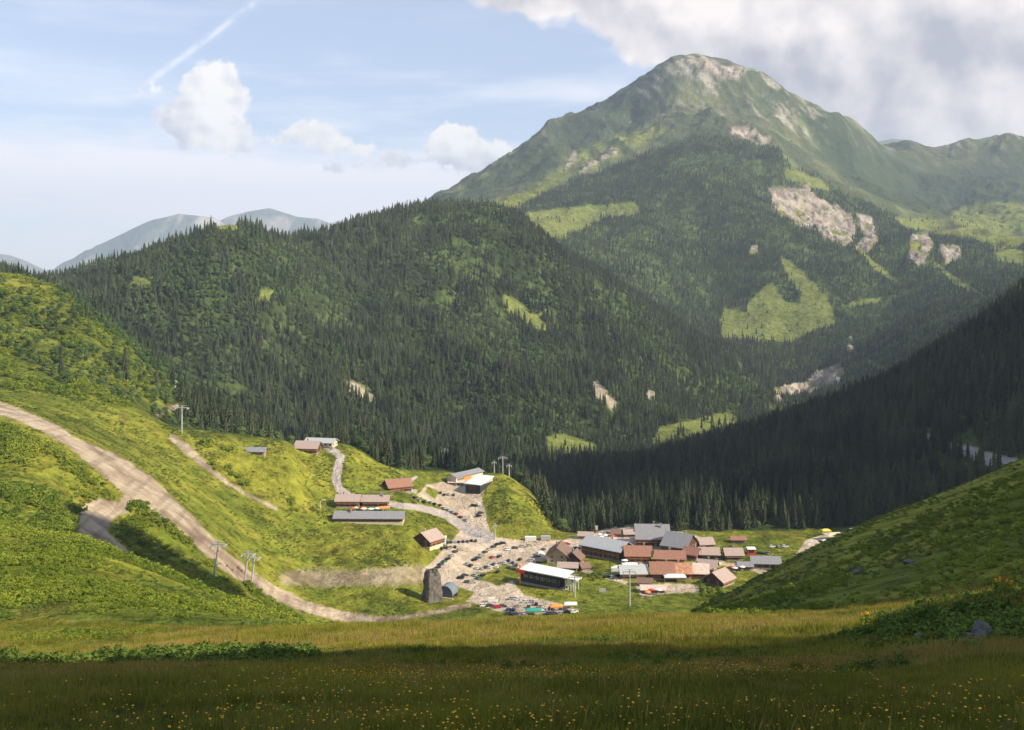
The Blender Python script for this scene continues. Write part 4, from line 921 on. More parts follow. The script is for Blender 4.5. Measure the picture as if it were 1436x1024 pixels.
def chalet(name, label, cat, u, v, L, D, H, rise, ang, wall, roof, base=STONE, over=1.2, plinth=1.0, group=None, y0=440, y1=900, chim=1, storeys=2, balcony=True, asym=0.0, lift=0.0, win=True):
    """ridge along local x; L, D: length and depth in metres; the point (u, v) is the ground below the middle of the side that faces the camera"""
    x, y, z = at(u, v, y0, y1)
    a = R(ang); cx, cy = x - math.sin(a) * D / 2 * 0 , y + D / 2 * math.cos(a)
    z = min(gz(cx + sx * L / 2 * math.cos(a), cy + sx * L / 2 * math.sin(a) - abs(D) * .3) for sx in (-1, 0, 1)) + lift
    t = empty(name, (cx, cy, z), a); tag(t, label, cat, group)
    hx, hy = L / 2, D / 2; ry = asym * D
    # stone plinth, then the walls as a hollow-looking gabled body
    MB().box(-hx - .15, hx + .15, -hy - .15, hy + .15, -5, plinth).build('plinth', base, t)
    w_ = MB(); w_.prism([(-hy, plinth), (hy, plinth), (hy, H), (ry, H + rise - .05), (-hy, H)], -hx, hx, 'x'); w_.build('wall', wall, t)
    th = .32; ro = MB()
    for sgn in (-1, 1):
        e = sgn * hy; dy = e - ry; k = (H - (H + rise)) / dy; ey = e + sgn * over; ez = H + rise + k * (ey - ry)
        ro.prism([(ry, H + rise + .02), (ey, ez + .02), (ey, ez + .02 + th), (ry, H + rise + .02 + th)][::sgn], -hx - over, hx + over, 'x')
    r_ = ro.build('roof', roof, t)
    rd = random.Random(int(u * 7 + v))
    for c in range(chim):
        px_ = hx * rd.uniform(-.6, .6); py_ = ry + hy * .25 * (-1 if c else 1); zc = H + rise
        ch = MB().box(px_ - .45, px_ + .45, py_ - .45, py_ + .45, zc - 1.6, zc + 1.2).box(px_ - .6, px_ + .6, py_ - .6, py_ + .6, zc + 1.2, zc + 1.38)
        ch.build('chimney', STONE, r_)
    sh = (H - plinth) / storeys
    if win:
        for s_ in range(storeys):
            zc = plinth + sh * (s_ + .52)
            nx = max(2, min(8, int(L / 3.2)))
            for i in range(nx):
                xx = -hx + L * (i + .5) / nx
                if s_ == 0 and i == nx // 2: continue
                window(t, xx, -hy - .01, zc, 1.35, min(1.35, sh * .58), 'front')
            for fc, xs in (('left', -hx - .01), ('right', hx + .01)):
                for i in range(max(2, int(D / 4))):
                    n_ = max(2, int(D / 4)); window(t, xs, -hy + D * (i + .5) / n_, zc, 1.1, min(1.25, sh * .55), fc)
        i = nx // 2; xx = -hx + L * (i + .5) / nx
        d = MB().box(xx - .5, xx + .5, -hy - .1, -hy + .02, plinth * .0 + .05, plinth + min(2.1, sh * .8)).build('door', W_BROWN if wall is not W_BROWN else W_ORANGE, t)
        MB().box(xx + .32, xx + .42, -hy - .16, -hy - .1, plinth + .8, plinth + .9).build('handle', M_steel, d)
    if balcony and storeys > 1:
        b = MB(); zb = plinth + sh; b.box(-hx, hx, -hy - 1.1, -hy, zb - .18, zb)
        for i in range(int(L / .5) + 1):
            xx = -hx + .04 + i * (L - .08) / int(L / .5); b.box(xx - .03, xx + .03, -hy - 1.08, -hy - 1.02, zb, zb + .9)
        b.box(-hx, hx, -hy - 1.1, -hy - 1.0, zb + .9, zb + 1.0); b.build('balcony', W_ORANGE if wall is W_BROWN else W_BROWN, t)
    # rafters under the eaves
    rf = MB(); k = -rise / hy
    for i in range(int(L / 2.5) + 1):
        xx = -hx + i * L / int(L / 2.5)
        zz = H + k * over
        rf.add([(xx-.07, -hy - over, zz - .2), (xx+.07, -hy - over, zz - .2), (xx+.07, -hy, H - .22), (xx-.07, -hy, H - .22), (xx-.07, -hy - over, zz), (xx+.07, -hy - over, zz), (xx+.07, -hy, H - .02), (xx-.07, -hy, H - .02)],
               [(3, 2, 1, 0), (4, 5, 6, 7), (0, 1, 5, 4), (1, 2, 6, 5), (2, 3, 7, 6), (3, 0, 4, 7)])
    rf.build('rafters', W_BROWN, r_)
    return t

HOUSES = [
 # name, label, cat, u, v, L, D, H, rise, angle, wall, roof, extra
 ('stone_hut', 'small low hut with violet-grey roof and orange wall on the grassy shelf, farthest left building', 'hut', 357, 637, 13, 7, 3.4, 1.6, -2, W_ORANGE, R_GREY, dict(storeys=1, chim=0, y0=560)),
 ('chalet', 'chalet with pinkish shingle roof standing just left of the upper road end', 'chalet', 430, 635, 17, 13, 4.6, 3.6, -8, W_BROWN, R_PINK, dict(y0=560)),
 ('farm_shed', 'long low shed with pale grey metal roof behind the upper pinkish chalet', 'shed', 449, 628, 20, 9, 4.2, 2.0, -12, W_CREAM, R_LGREY, dict(storeys=1, chim=0, y0=655)),
 ('chalet', 'chalet with rosy roof and terrace, between the upper car park and the road bend', 'chalet', 556, 688, 17, 12, 5.2, 3.6, 28, W_BROWN, R_REDB, dict(y0=560)),
 ('chalet', 'left chalet of the pair above the long farm building, dark wall', 'chalet', 487, 713, 15, 11, 4.8, 2.6, 0, W_BROWN, R_PINK, dict(y0=520)),
 ('chalet', 'right chalet of the pair above the long farm building, beside the orange awning', 'chalet', 526, 712, 17, 11, 4.2, 2.4, -1, W_BROWN, R_PINK, dict(y0=520, chim=2)),
 ('farm_building', 'very long low farm building with grey roof and reddish wall below the road', 'farm building', 517, 735, 40, 9.5, 4.2, 2.6, -1, W_RED, R_GREY, dict(storeys=1, chim=2, balcony=False, y0=500, base=W_CREAM, plinth=1.9)),
 ('chalet', 'lone chalet with mauve roof left of the lower car rows', 'chalet', 600, 767, 13, 13, 5.0, 3.8, 55, W_BROWN, R_PINK, dict(y0=500, base=W_CREAM)),
 ('chalet', 'chalet with broad tan gable front and dark sides by the main car park', 'chalet', 784, 788, 17, 13, 6.0, 4.2, 78, W_TAN, R_BROWN, dict(y0=480)),
 ('outbuilding', 'low brown-roofed outbuilding between the tan gabled chalet and lift station', 'outbuilding', 797, 803, 11, 8, 3.2, 1.6, -6, W_BROWN, R_PINK, dict(storeys=1, chim=0, y0=480)),
 ('restaurant', 'large restaurant with long grey roof running towards the viewer, behind the grass patch', 'restaurant', 853, 783, 27, 15, 6.5, 4.0, -38, W_BROWN, R_LGREY, dict(y0=500)),
 ('hotel', 'left half of the big twin grey-roofed hotel at the back of the village', 'hotel', 917, 768, 22, 20, 6.0, 6.5, -4, W_BROWN, R_GREY, dict(y0=520, chim=2)),
 ('hotel', 'right half of the big twin grey-roofed hotel at the back of the village', 'hotel', 956, 778, 17, 20, 5.5, 6.0, -32, W_BROWN, R_GREY, dict(y0=520)),
 ('chalet', 'broad chalet with red-brown roof in front of the twin grey hotel', 'chalet', 896, 790, 16, 13, 5.0, 3.8, -3, W_BROWN, R_REDB, dict(y0=480)),
 ('chalet', 'chalet with long red-brown roof right in the middle of the roofs', 'chalet', 941, 793, 18, 11, 4.6, 3.0, -5, W_BROWN, R_REDB, dict(y0=480, chim=1)),
 ('chalet', 'nearest red-brown roofed chalet with dark dormers, above the white awning', 'chalet', 930, 814, 13, 13, 4.5, 4.2, -3, W_RED, R_REDB, dict(y0=470)),
 ('chalet', 'chalet with rusty orange roof between the red-brown and the pale pink roofs', 'chalet', 957, 814, 11, 12, 4.5, 3.6, -3, W_ORANGE, R_ORNG, dict(y0=470)),
 ('chalet', 'chalet with pale pink roof right of the rusty orange one', 'chalet', 982, 813, 10.5, 12, 4.0, 3.4, -8, W_ORANGE, R_PALE, dict(y0=470)),
 ('chalet', 'low chalet with light grey two-tier roof left of the nearest red-brown roof', 'chalet', 889, 813, 15, 12, 3.8, 2.8, 1, W_BROWN, R_LGREY, dict(y0=470)),
 ('chalet', 'chalet with grey-brown roof turned cornerwise at the foot of the dark slope', 'chalet', 1010, 822, 13, 13, 4.0, 3.8, 48, W_BROWN, R_PINK, dict(y0=470)),
 ('chalet', 'small chalet with greyish pink roof and dark front, left of the brown-walled one', 'chalet', 996, 786, 11.5, 9.5, 4.0, 2.6, -4, W_DARK, R_PINK, dict(y0=500)),
 ('chalet', 'small brown-walled chalet with pale roof beside the red kiosk', 'chalet', 1030, 787, 10.5, 9.5, 4.0, 2.6, 0, W_BROWN, R_PINK, dict(y0=500)),
 ('barn', 'barn with flat grey roof and dark open front at the right edge of the village', 'barn', 1076, 799, 17, 11, 3.8, 2.4, -6, W_BROWN, R_GREY, dict(y0=480, storeys=1)),
 ('cafe_hut', 'small hut with dark brown roof just right of the white lift cabin', 'hut', 826, 747, 12, 6, 3.0, 1.5, -4, W_BROWN, R_PINK, dict(y0=560, storeys=1, chim=0)),
 ('storage_hut', 'flat beige-roofed hut below the long ski lift station', 'hut', 640, 682, 11, 5, 2.8, .8, -2, W_DARK, R_PALE, dict(y0=560, storeys=1, chim=0, y1=760)),
 ('terrace_hut', 'tiny pink-roofed hut on the lawn below the village', 'hut', 917, 832, 13, 6, 2.2, 1.2, -4, W_BROWN, R_PALE, dict(y0=440, storeys=1, chim=0, balcony=False)),
 ('hut', 'small brown-roofed hut behind the grey restaurant roof, left one', 'hut', 868, 753, 8, 5, 2.8, 1.6, -4, W_BROWN, R_BROWN, dict(y0=560, storeys=1, chim=0, balcony=False)),
 ('hut', 'small hut with mauve roof behind the grey restaurant roof, right one', 'hut', 884, 754, 8, 5, 2.8, 1.6, 3, W_RED, R_PINK, dict(y0=560, storeys=1, chim=0, balcony=False)),
 ('hut', 'low pinkish-roofed hut between the white lift cabin and the restaurant', 'hut', 822, 757, 9, 6, 2.8, 1.4, -8, W_RED, R_PINK, dict(y0=540, storeys=1, chim=0, balcony=False)),
 ('chalet', 'narrow chalet with brown roof right of the tan gabled one', 'chalet', 806, 792, 9, 9, 4.5, 3.4, 70, W_BROWN, R_BROWN, dict(y0=480)),
 ('chalet', 'small chalet with rust roof tucked between hotel and long red-brown roof', 'chalet', 972, 786, 9, 9, 3.8, 3.0, -30, W_RED, R_REDB, dict(y0=480)),
 ('chalet', 'mauve-roofed chalet between the pale pink roof and the cornerwise one', 'chalet', 995, 806, 10, 10, 4.0, 3.2, -20, W_BROWN, R_PINK, dict(y0=470)),
 ('shed', 'small grey lean-to shed left of the barn at the right edge', 'shed', 1046, 800, 8, 6, 2.8, 1.4, -4, W_BROWN, R_GREY, dict(y0=470, storeys=1, chim=0, balcony=False)),
 ('shed', 'little dark-roofed shed below the two-tier grey roof', 'shed', 905, 823, 7, 5, 2.6, 1.4, -8, W_BROWN, R_BROWN, dict(y0=450, storeys=1, chim=0, balcony=False)),
 ('shed', 'tiny brown shed on the grass patch in front of the restaurant', 'shed', 819, 800, 5, 4, 2.4, 1.6, 30, W_BROWN, R_BROWN, dict(y0=470, storeys=1, chim=0, balcony=False, win=False)),
 ('chalet', 'small chalet with weathered roof at the gravel edge behind the right half of the hotel', 'chalet', 990, 770, 9, 8, 3.4, 2.6, 12, W_BROWN, R_PINK, dict(y0=540, storeys=1)),
 ('shed', 'low shed with red-brown roof right of the kiosk, near the rail fence', 'shed', 1036, 762, 9, 5, 2.4, 1.2, -3, W_RED, R_REDB, dict(y0=560, storeys=1, chim=0, balcony=False)),
]
for (nm, lb, ct, u, v, L, D, H, ri, an, wl, rf, ex) in HOUSES:
    if nm not in ('farm_building', 'restaurant', 'farm_shed'): L, D, H, ri = L * .9, D * .9, H * .95, ri * 1.0
    chalet(nm, lb, ct, u, v, L, D, H, ri, an, wl, rf, **ex)

def cyl_local(mb, cx, cy, r, z0, z1, seg=12): mb.tube((cx, cy, z0), (cx, cy, z1), r, r, seg); return mb
# lift stations ----------------------------------------------------
def valley_station():
    x, y, z = at(766, 822, 470, 700); t = empty('lift_station', (x, y, z), R(-34))
    tag(t, 'valley lift station with long white roof, dark side and red end, beside the cars', 'lift station')
    L, D, H = 27, 9, 7.5; hx, hy = L / 2, D / 2
    MB().box(-hx, hx, -hy, hy, -4, 1.2).build('plinth', STONE, t)
    MB().box(-hx, hx - 3, -hy + .3, hy, 1.2, H).build('wall', W_DARK, t)
    MB().prism([(-hy - .8, H + .02), (hy + .8, H + 1.0), (hy + .8, H + 1.5), (-hy - .8, H + .5)], -hx - .6, hx + .8, 'x').build('roof', R_WHITE, t)
    MB().box(-hx - .9, -hx - .1, -hy, -hy + 1.2, -2, H + 2.6).build('end_panel', M_org, t)
    MB().box(-hx - .8, -hx - .05, -hy + 1.25, hy, -2, H - .2).build('end_wall', R_LGREY, t)
    MB().box(-hx - 2.4, -hx + 3, -hy - 1, -hy - .2, H - 1.6, H + .2).build('banner', M_red, t)
    tr = MB()
    for i in range(4):
        tr.tube((hx + i * 1.7, -2.5, -3), (hx + i * 1.7, -2.5, 7), .16); tr.tube((hx + i * 1.7, 2.5, -3), (hx + i * 1.7, 2.5, 7), .16)
        if i < 3:
            for yy in (-2.5, 2.5): tr.tube((hx + i * 1.7, yy, 2), (hx + i * 1.7 + 1.7, yy, 6.5), .12); tr.tube((hx + i * 1.7, yy, 6.5), (hx + i * 1.7 + 1.7, yy, 2), .12)
    tr.box(hx - 1, hx + 7, -2.8, 2.8, 6.6, 7.1); tr.build('loading_frame', M_wht, t)
    MB().tube((hx + 4, 0, 5.3), (hx + 4, 0, 5.6), 2.3, 2.3, 24).tube((hx + 4, 0, 4.9), (hx + 4, 0, 5.9), .4, .4, 12).build('bull_wheel', M_steel, t)
    for i in range(6): window(t, -hx + 3 + i * 3.6, -hy + .29, 4.6, 2.2, 1.3, 'front')
valley_station()
def upper_station():
    x, y, z = at(652, 674, 560, 800); t = empty('lift_station', (x, y, z), R(52))
    tag(t, 'long ski lift station with dark slate roof and cream side above the car park', 'lift station')
    L, D, H = 30, 9, 5; hx, hy = L / 2, D / 2
    MB().box(-hx, hx, -hy, hy, -4, 1).build('plinth', STONE, t)
    MB().prism([(-hy, 1), (hy, 1), (hy, H), (0, H + 1.6), (-hy, H)], -hx, hx, 'x').build('wall', W_CREAM, t)
    ro = MB()
    for sg in (-1, 1): ro.prism([(0, H + 1.65), (sg * (hy + 1), H - .30), (sg * (hy + 1), H + .05), (0, H + 2.0)][::sg], -hx - 1, hx + 1, 'x')
    ro.build('roof', R_GREY, t)
    MB().box(-hx + 9, -hx + 17, -hy - .14, -hy - .02, 1.3, H - .4).build('banner', M_org, t)
    for i in range(5): window(t, -hx + 2.2 + i * 1.6, -hy - .01, 3, 1.2, 1.4, 'front')
    x, y, z = at(672, 684, 560, 800); t = empty('lift_garage', (x, y, z), R(62))
    tag(t, 'white-roofed cabin garage right of the dark-roofed ski lift station', 'garage')
    L, D, H = 18, 12, 3.6; hx, hy = L / 2, D / 2
    MB().prism([(-hy, -5), (hy, -5), (hy, H), (-hy, H)], -hx, hx, 'x').build('wall', W_DARK, t)
    MB().add([(-hx - .6, -hy - .6, H + .02), (-hx - .6, hy + .6, H + .02), (hx + .6, hy + .6, H + 3.0), (hx + .6, -hy - .6, H + 3.0), (-hx - .6, -hy - .6, H + .5), (-hx - .6, hy + .6, H + .5), (hx + .6, hy + .6, H + 3.5), (hx + .6, -hy - .6, H + 3.5)], [(0, 1, 2, 3), (7, 6, 5, 4), (0, 3, 7, 4), (1, 5, 6, 2), (0, 4, 5, 1), (3, 2, 6, 7)]).build('roof', R_WHITE, t)
    MB().prism([(-hx, H), (hx, H), (hx, H + 2.85)], -hy, -hy + .3, 'y').prism([(-hx, H), (hx, H), (hx, H + 2.85)], hy - .3, hy, 'y').build('gable_infill', R_LGREY, t)
    MB().box(-hx - .12, -hx - .01, -3, 3, .2, 4).build('shutter', W_BROWN, t)
upper_station()
def white_cabin():
    x, y, z = at(803, 737, 600, 760); t = empty('lift_cabin', (x, y, z), 0)
    tag(t, 'small white lift cabin on a pale pillar at the foot of the green knoll', 'lift cabin')
    m = MB(); m.tube((-.8, 0, -2), (-.8, 0, 3.6), .9, .8, 10); m.build('pillar', M_steel, t)
    MB().box(-3.8, 3.4, -2, 2, 3.5, 5.8).build('body', M_wht, t)
    MB().prism([(-2.4, 5.8), (2.4, 5.8), (1.8, 6.7), (-1.8, 6.7)], -3.3, 4.0, 'x').build('roof', R_WHITE, t)
    MB().tube((4.6, 0, -2), (4.6, 0, 4.6), .35, .3, 8).build('post', M_yel, t)
    window(t, 0, -2.02, 4.7, 3.4, .9, 'front')
white_cabin()
def climbing_tower():
    x, y, z = at(606, 843, 440, 560); t = empty('climbing_tower', (x, y, z), 0)
    tag(t, 'tall craggy grey-brown climbing tower with a shaded left face, beside the blue-grey shelter', 'tower')
    rd = random.Random(4); V = []; Fc = []; seg, lev = 32, 20; H = 15.5
    for k in range(lev):
        h = k / (lev - 1); q = np.interp(h, [0, .5, .8, .93, 1], [1.05, .95, .82, .72, .5])
        for i in range(seg):
            a = 2 * math.pi * (i + .5) / seg; c_, s_ = math.cos(a - .62), math.sin(a - .62); m_ = max(abs(c_), abs(s_))
            x_, y_ = c_ / m_ * 4.4, s_ / m_ * 3.3
            n_ = float(fbm(np.array(a * 3.0), np.array(h * 9.0), 1.4, 4, 71)) * 1.5
            f_ = q * (1 + n_ * .30); x_, y_ = x_ * f_, y_ * f_
            V.append((x_ * math.cos(.62) - y_ * math.sin(.62), x_ * math.sin(.62) + y_ * math.cos(.62), -3 + (H + 3) * h + (rd.uniform(-1.0, .9) if k == lev - 1 else 0)))
    for k in range(lev - 1):
        for i in range(seg): Fc.append((k * seg + i, k * seg + (i + 1) % seg, (k + 1) * seg + (i + 1) % seg, (k + 1) * seg + i))
    Fc.append(tuple((lev - 1) * seg + i for i in range(seg)))
    rockm = plain('climbing_rock', (.135, .122, .112), .95, .4, .9, (1, 1, .6), 0, .5)
    link(bpy.data.objects.new('rock_face', raw_mesh('rock_face', V, Fc, rockm)), t)
    c = MB()
    for i in range(7):
        a = .9 * i; c.box(2.1 * math.cos(a) - .7, 2.1 * math.cos(a) + .7, 1.7 * math.sin(a) - .6, 1.7 * math.sin(a) + .6, H - 2.2, H + rd.uniform(-.4, .9))
    c.build('summit_blocks', rockm, t)
    # shelter with a curved blue-grey roof
    x, y, z = at(628, 838, 440, 560); s = empty('shelter', (x, y, z), R(-18)); tag(s, 'rounded blue-grey shelter leaning against the right side of the climbing tower', 'shelter')
    m = MB(); n = 14; pr = [(-4.2 * math.cos(math.pi * i / n), 2.2 + 4.6 * math.sin(math.pi * i / n)) for i in range(n + 1)]
    pr2 = pr + [(p * .93, q - .25) for p, q in pr[::-1]]
    b = len(pr); Vv = []
    for yy in (-4, 4): Vv += [(p, yy, q) for p, q in pr2]
    N2 = len(pr2); Ff = [(i, (i + 1) % N2, N2 + (i + 1) % N2, N2 + i) for i in range(N2)]
    for i in range(n):
        j = N2 - 1 - i; Ff += [(i, j, j - 1, i + 1), (N2 + i, N2 + i + 1, N2 + j - 1, N2 + j)]
    m.add(Vv, Ff); m.build('roof', plain('blue_grey_membrane', (.17, .20, .25), .6, .12, .5), s)
    pe = MB(); pe.prism([(-4.0, -2)] + [(p * .95, q - .12) for p, q in pr] + [(4.0, -2)], 3.6, 3.8, 'y'); pe.prism([(-4.0, -2)] + [(p * .95, q - .12) for p, q in pr] + [(4.0, -2)], -3.6, -3.4, 'y')
    pe.build('wall', plain('slate_blue_panel', (.15, .18, .23), .6, .15, .8), s)
    MB().box(-3.4, 4.4, -4.6, -3.9, -2, 1.0).build('bench_wall', R_PALE, s)
climbing_tower()
# ski lift pylons ----------------------------------------------------
def pylon(u, v, h, arm, label, y0, y1, lean=0.0, rz=0.0):
    x, y, z = at(u, v, y0, y1); t = empty('lift_pylon', (x, y, z), rz); tag(t, label, 'lift pylon', 'ski lift pylons')
    MB().tube((0, 0, -2), (lean, 0, h), .48, .30, 10).build('pole', M_steel, t)
    c = MB().box(-arm / 2 + lean, arm / 2 + lean, -.2, .2, h - .35, h + .1); c.box(-.3 + lean, .3 + lean, -.25, .25, h, h + 1.2).tube((lean - arm * .38, 0, h + 1.1), (lean + arm * .38, 0, h + 1.1), .1); c.build('cross_arm', M_steel, t)
    for sg in (-1, 1):
        sh = MB(); xx = lean + sg * arm / 2
        sh.box(xx - .12, xx + .12, -2.4, 2.4, h - .75, h - .45)
        for k in range(6): sh.tube((xx - .15, -2.1 + k * .84, h - .85), (xx + .15, -2.1 + k * .84, h - .85), .26, .26, 8)
        sh.build('sheave_train', M_steel, t)
    la = MB(); la.box(.45, .5, -.22, -.16, 0, h - 1).box(.45, .5, .16, .22, 0, h - 1)
    for k in range(int(h / .6)): la.box(.46, .49, -.16, .16, .4 + k * .6, .44 + k * .6)
    la.build('ladder', M_steel, t)
    return t
pylon(255, 607, 15.5, 7.5, 'tall ski lift pylon on the ridge above the grassy slope, far from the village', 560, 700)
pylon(624, 655, 14, 5.5, 'ski lift pylon left of the dark-roofed upper lift station', 640, 800)
pylon(693, 656, 8, 3.0, 'short pylon just right of the white-roofed garage', 640, 800)
pylon(705, 660, 12, 6.5, 'tallest of the pylons on top of the green knoll', 640, 800)
pylon(714, 662, 8, 3.5, 'rightmost short pylon on top of the green knoll', 640, 800)
pylon(694, 757, 9, 2.2, 'slim lamp-like pylon at the foot of the green knoll beside the road junction', 520, 700)
pylon(883, 850, 17, 6.0, 'ski lift pylon on the lawn in front of the nearest village roofs', 440, 560)
pylon(806, 838, 10.5, 6.0, 'ski lift pylon right of the white loading frame of the valley station', 440, 600)
pylon(299, 809, 13, 5.5, 'left pylon of the three leaning over the dirt track', 250, 440, 2.2)
pylon(342, 820, 13, 5.0, 'middle pylon of the three beside the dirt track', 250, 470, 1.8)
pylon(352, 817, 11, 4.0, 'right pylon of the three beside the dirt track', 250, 480, 1.6)

# smaller village things ----------------------------------------------
def parasol_thing(u, v, r, col, label, h=2.6, y0=440, grp=None):
    x, y, z = at(u, v, y0, 720); t = empty('parasol', (x, y, z)); tag(t, label, 'parasol', grp)
    MB().tube((0, 0, 0), (0, 0, h), .05, .05, 6).tube((0, 0, 0), (0, 0, .12), .4, .4, 10).build('pole', M_steel, t)
    n = 8; V = [(0, 0, h + .45)] + [(r * math.cos(2*math.pi*i/n), r * math.sin(2*math.pi*i/n), h - .15) for i in range(n)] + [(r * math.cos(2*math.pi*i/n), r * math.sin(2*math.pi*i/n), h - .35) for i in range(n)]
    Fc = [(0, 1 + i, 1 + (i + 1) % n) for i in range(n)] + [(1 + i, 1 + n + i, 1 + n + (i + 1) % n, 1 + (i + 1) % n) for i in range(n)]
    link(bpy.data.objects.new('canopy', raw_mesh('canopy', V, Fc, col)), t)
def tent(name, u, v, L, D, H, col, label, cat, ang=0, y0=440, y1=760):
    x, y, z = at(u, v, y0, y1); t = empty(name, (x, y, z), R(ang)); tag(t, label, cat); hx, hy = L/2, D/2
    ro = MB(); ro.add([(-hx, -hy, H), (hx, -hy, H), (hx, hy, H), (-hx, hy, H), (-hx * .5, 0, H * 1.3), (hx * .5, 0, H * 1.3)], [(0, 1, 5, 4), (1, 2, 5), (2, 3, 4, 5), (3, 0, 4), (3, 2, 1, 0)]).box(-hx, hx, -hy - .05, -hy, H - .5, H); ro.build('canopy', col, t)
    for sx in (-1, 1):
        for sy in (-1, 1): MB().tube((sx * (hx - .1), sy * (hy - .1), -1), (sx * (hx - .1), sy * (hy - .1), H), .06, .06, 6).build('leg', M_steel, t)
tent('awning', 946, 816, 12, 6, 3.2, M_wht, 'wide white awning in front of the nearest red-brown roof', 'awning')
tent('awning', 538, 718, 7.5, 4, 2.6, M_org, 'bright orange awning right of the yard above the long farm building', 'awning', y0=540)
tent('canopy_tent', 748, 862, 8, 5, 2.3, M_teal, 'teal canopy tent among the nearest parked cars', 'tent')
tent('canopy_tent', 780, 856, 6, 4, 2.3, M_org, 'small orange tent at the right of the nearest parked cars', 'tent')
tent('canopy_tent', 800, 853, 6.5, 4, 2.3, M_wht, 'greyish white tent right of the orange one below the cars', 'tent')
tent('canopy_tent', 883, 797, 9, 4, 2.4, M_wht, 'long white terrace cover left of the light grey roof', 'tent')
tent('marquee', 1172, 757, 15, 9, 3.6, W_CREAM, 'large cream marquee at the far right end of the village', 'marquee', 12, 500)
tent('marquee', 1158, 750, 6, 4, 3.0, M_yel, 'yellow topped marquee beside the cream marquee', 'marquee', 5, 520)
tent('marquee', 1200, 748, 8, 4, 3.0, R_LGREY, 'pale grey shelter partly behind the dark grassy shoulder at the right', 'shelter', 20, 500)
tent('canopy_tent', 1158, 764, 6, 4, 2.6, M_wht, 'small white tent in front of the cream marquee', 'tent', 8, 500)
def kiosk(u, v, body, top, label):
    x, y, z = at(u, v, 480, 720); t = empty('kiosk', (x, y, z)); tag(t, label, 'kiosk')
    MB().box(-2.2, 2.2, -1.8, 1.8, -1, 3.2).build('wall', body, t); MB().prism([(-2.3, 3.2), (2.3, 3.2), (1.9, 3.9), (-1.9, 3.9)], -2.6, 2.6, 'x').build('roof', top, t)
    MB().box(-1.5, 1.5, -1.92, -1.8, 1.2, 2.5).build('hatch', M_glass, t)
kiosk(1053, 777, M_red, M_wht, 'small red kiosk with white top right of the brown-walled chalet')
kiosk(620, 762, M_wht, M_wht, 'narrow white kiosk against the right side of the lone mauve-roofed chalet')
for i, (u, v, c, l) in enumerate([(968, 771, M_red, 'red parasol on the terrace right of the twin grey hotel, left one'), (975, 768, M_red, 'red parasol on the terrace right of the twin grey hotel, right one'), (962, 776, M_red, 'red parasol nearest the long red-brown roof'),
                                  (876, 792, M_wht, 'white parasol at the left end of the long terrace cover'), (510, 719, M_wht, 'white parasol in the yard above the long farm building'), (520, 720, M_wht, 'white parasol beside the orange awning yard'), (529, 719, M_wht, 'white parasol just left of the orange awning')]):
    parasol_thing(u, v, 2.0, c, l, grp='café parasols')
def bench_table(u, v, label):
    x, y, z = at(u, v, 440, 720); t = empty('picnic_table', (x, y, z), (u * .37) % 3.1); tag(t, label, 'picnic table', 'picnic tables on the terraces')
    MB().box(-1, 1, -.4, .4, .70, .76).build('table_top', M_rail, t)
    for sy in (-.75, .75): MB().box(-1, 1, sy - .15, sy + .15, .42, .47).build('seat', M_rail, t)
    for sx in (-.7, .7): MB().box(sx - .05, sx + .05, -.7, .7, .36, .41).box(sx - .05, sx + .05, -.1, .1, -.2, .7).build('leg', M_rail, t)
rt = random.Random(9); PARAS = [(832, 757, 'by the low pinkish hut'), (900, 756, 'behind the hotel'), (870, 800, 'on the lane by the white box'), (915, 836, 'by the tiny pink-roofed hut'), (986, 778, 'right of the hotel'), (1018, 782, 'between the two small chalets'), (500, 719, 'above the long farm building'), (850, 757, 'by the restaurant gravel'), (1032, 803, 'left of the lean-to shed')]
WHICH = ['leftmost', 'second from left', 'third from left', 'rightmost']
for (u, v, where) in PARAS:
    for k in range(4):
        uu, vv = u + (k - 1.5) * 5.2, v + rt.choice((-1.5, 0, 1.5))
        bench_table(uu, vv, 'wooden picnic table ' + where + ', ' + WHICH[k] + ' of its four')
        if k != 2:
            cn, cm = rt.choice((('white', M_wht), ('red', M_red), ('cream', W_CREAM), ('orange', M_org), ('white', M_wht)))
            parasol_thing(uu + 1.2, vv - .6, 1.7, cm, cn + ' parasol over the tables ' + where + ', ' + {0: 'left', 1: 'middle', 3: 'right'}[k] + ' one', grp='café parasols')
def sign_board(u, v, label):
    x, y, z = at(u, v, 440, 600); t = empty('notice_board', (x, y, z)); tag(t, label, 'notice board')
    MB().box(-1.7, 1.7, -.08, .08, 1.2, 3.3).build('panel', R_LGREY, t)
    for sx in (-1.4, 1.4): MB().box(sx - .08, sx + .08, .09, .2, -1, 3.3).build('post', M_rail, t)
sign_board(845, 834, 'pale notice board standing in the scrub left of the lawn pylon')
def fence(pts, label, colr, h=1.2, y0=500, y1=760):
    P3 = [Vector(at(u, v, y0, y1)) for u, v in pts]; o0 = P3[0].copy(); t = empty('fence', o0); tag(t, label, 'fence')
    ra = MB()
    for a, b in zip(P3, P3[1:]):
        a, b = a - o0, b - o0
        for hh in (.5 * h, h): ra.tube(a + Vector((0, 0, hh)), b + Vector((0, 0, hh)), .09, .09, 4)
        n = max(2, int((b - a).length / 3.0))
        for i in range(n + 1):
            p = a.lerp(b, i / n); MB().box(p.x - .08, p.x + .08, p.y - .08, p.y + .08, p.z - .5, p.z + h + .1).build('post', M_rail, t)
    ra.build('rails', colr, t)
fence([(1052, 752), (1090, 752), (1130, 751)], 'reddish brown rail fence along the back edge of the village meadow', W_RED, 1.3)
fence([(522, 693), (545, 692), (565, 690)], 'grey timber fence round the terrace of the rosy-roofed chalet', M_rail, 1.1)
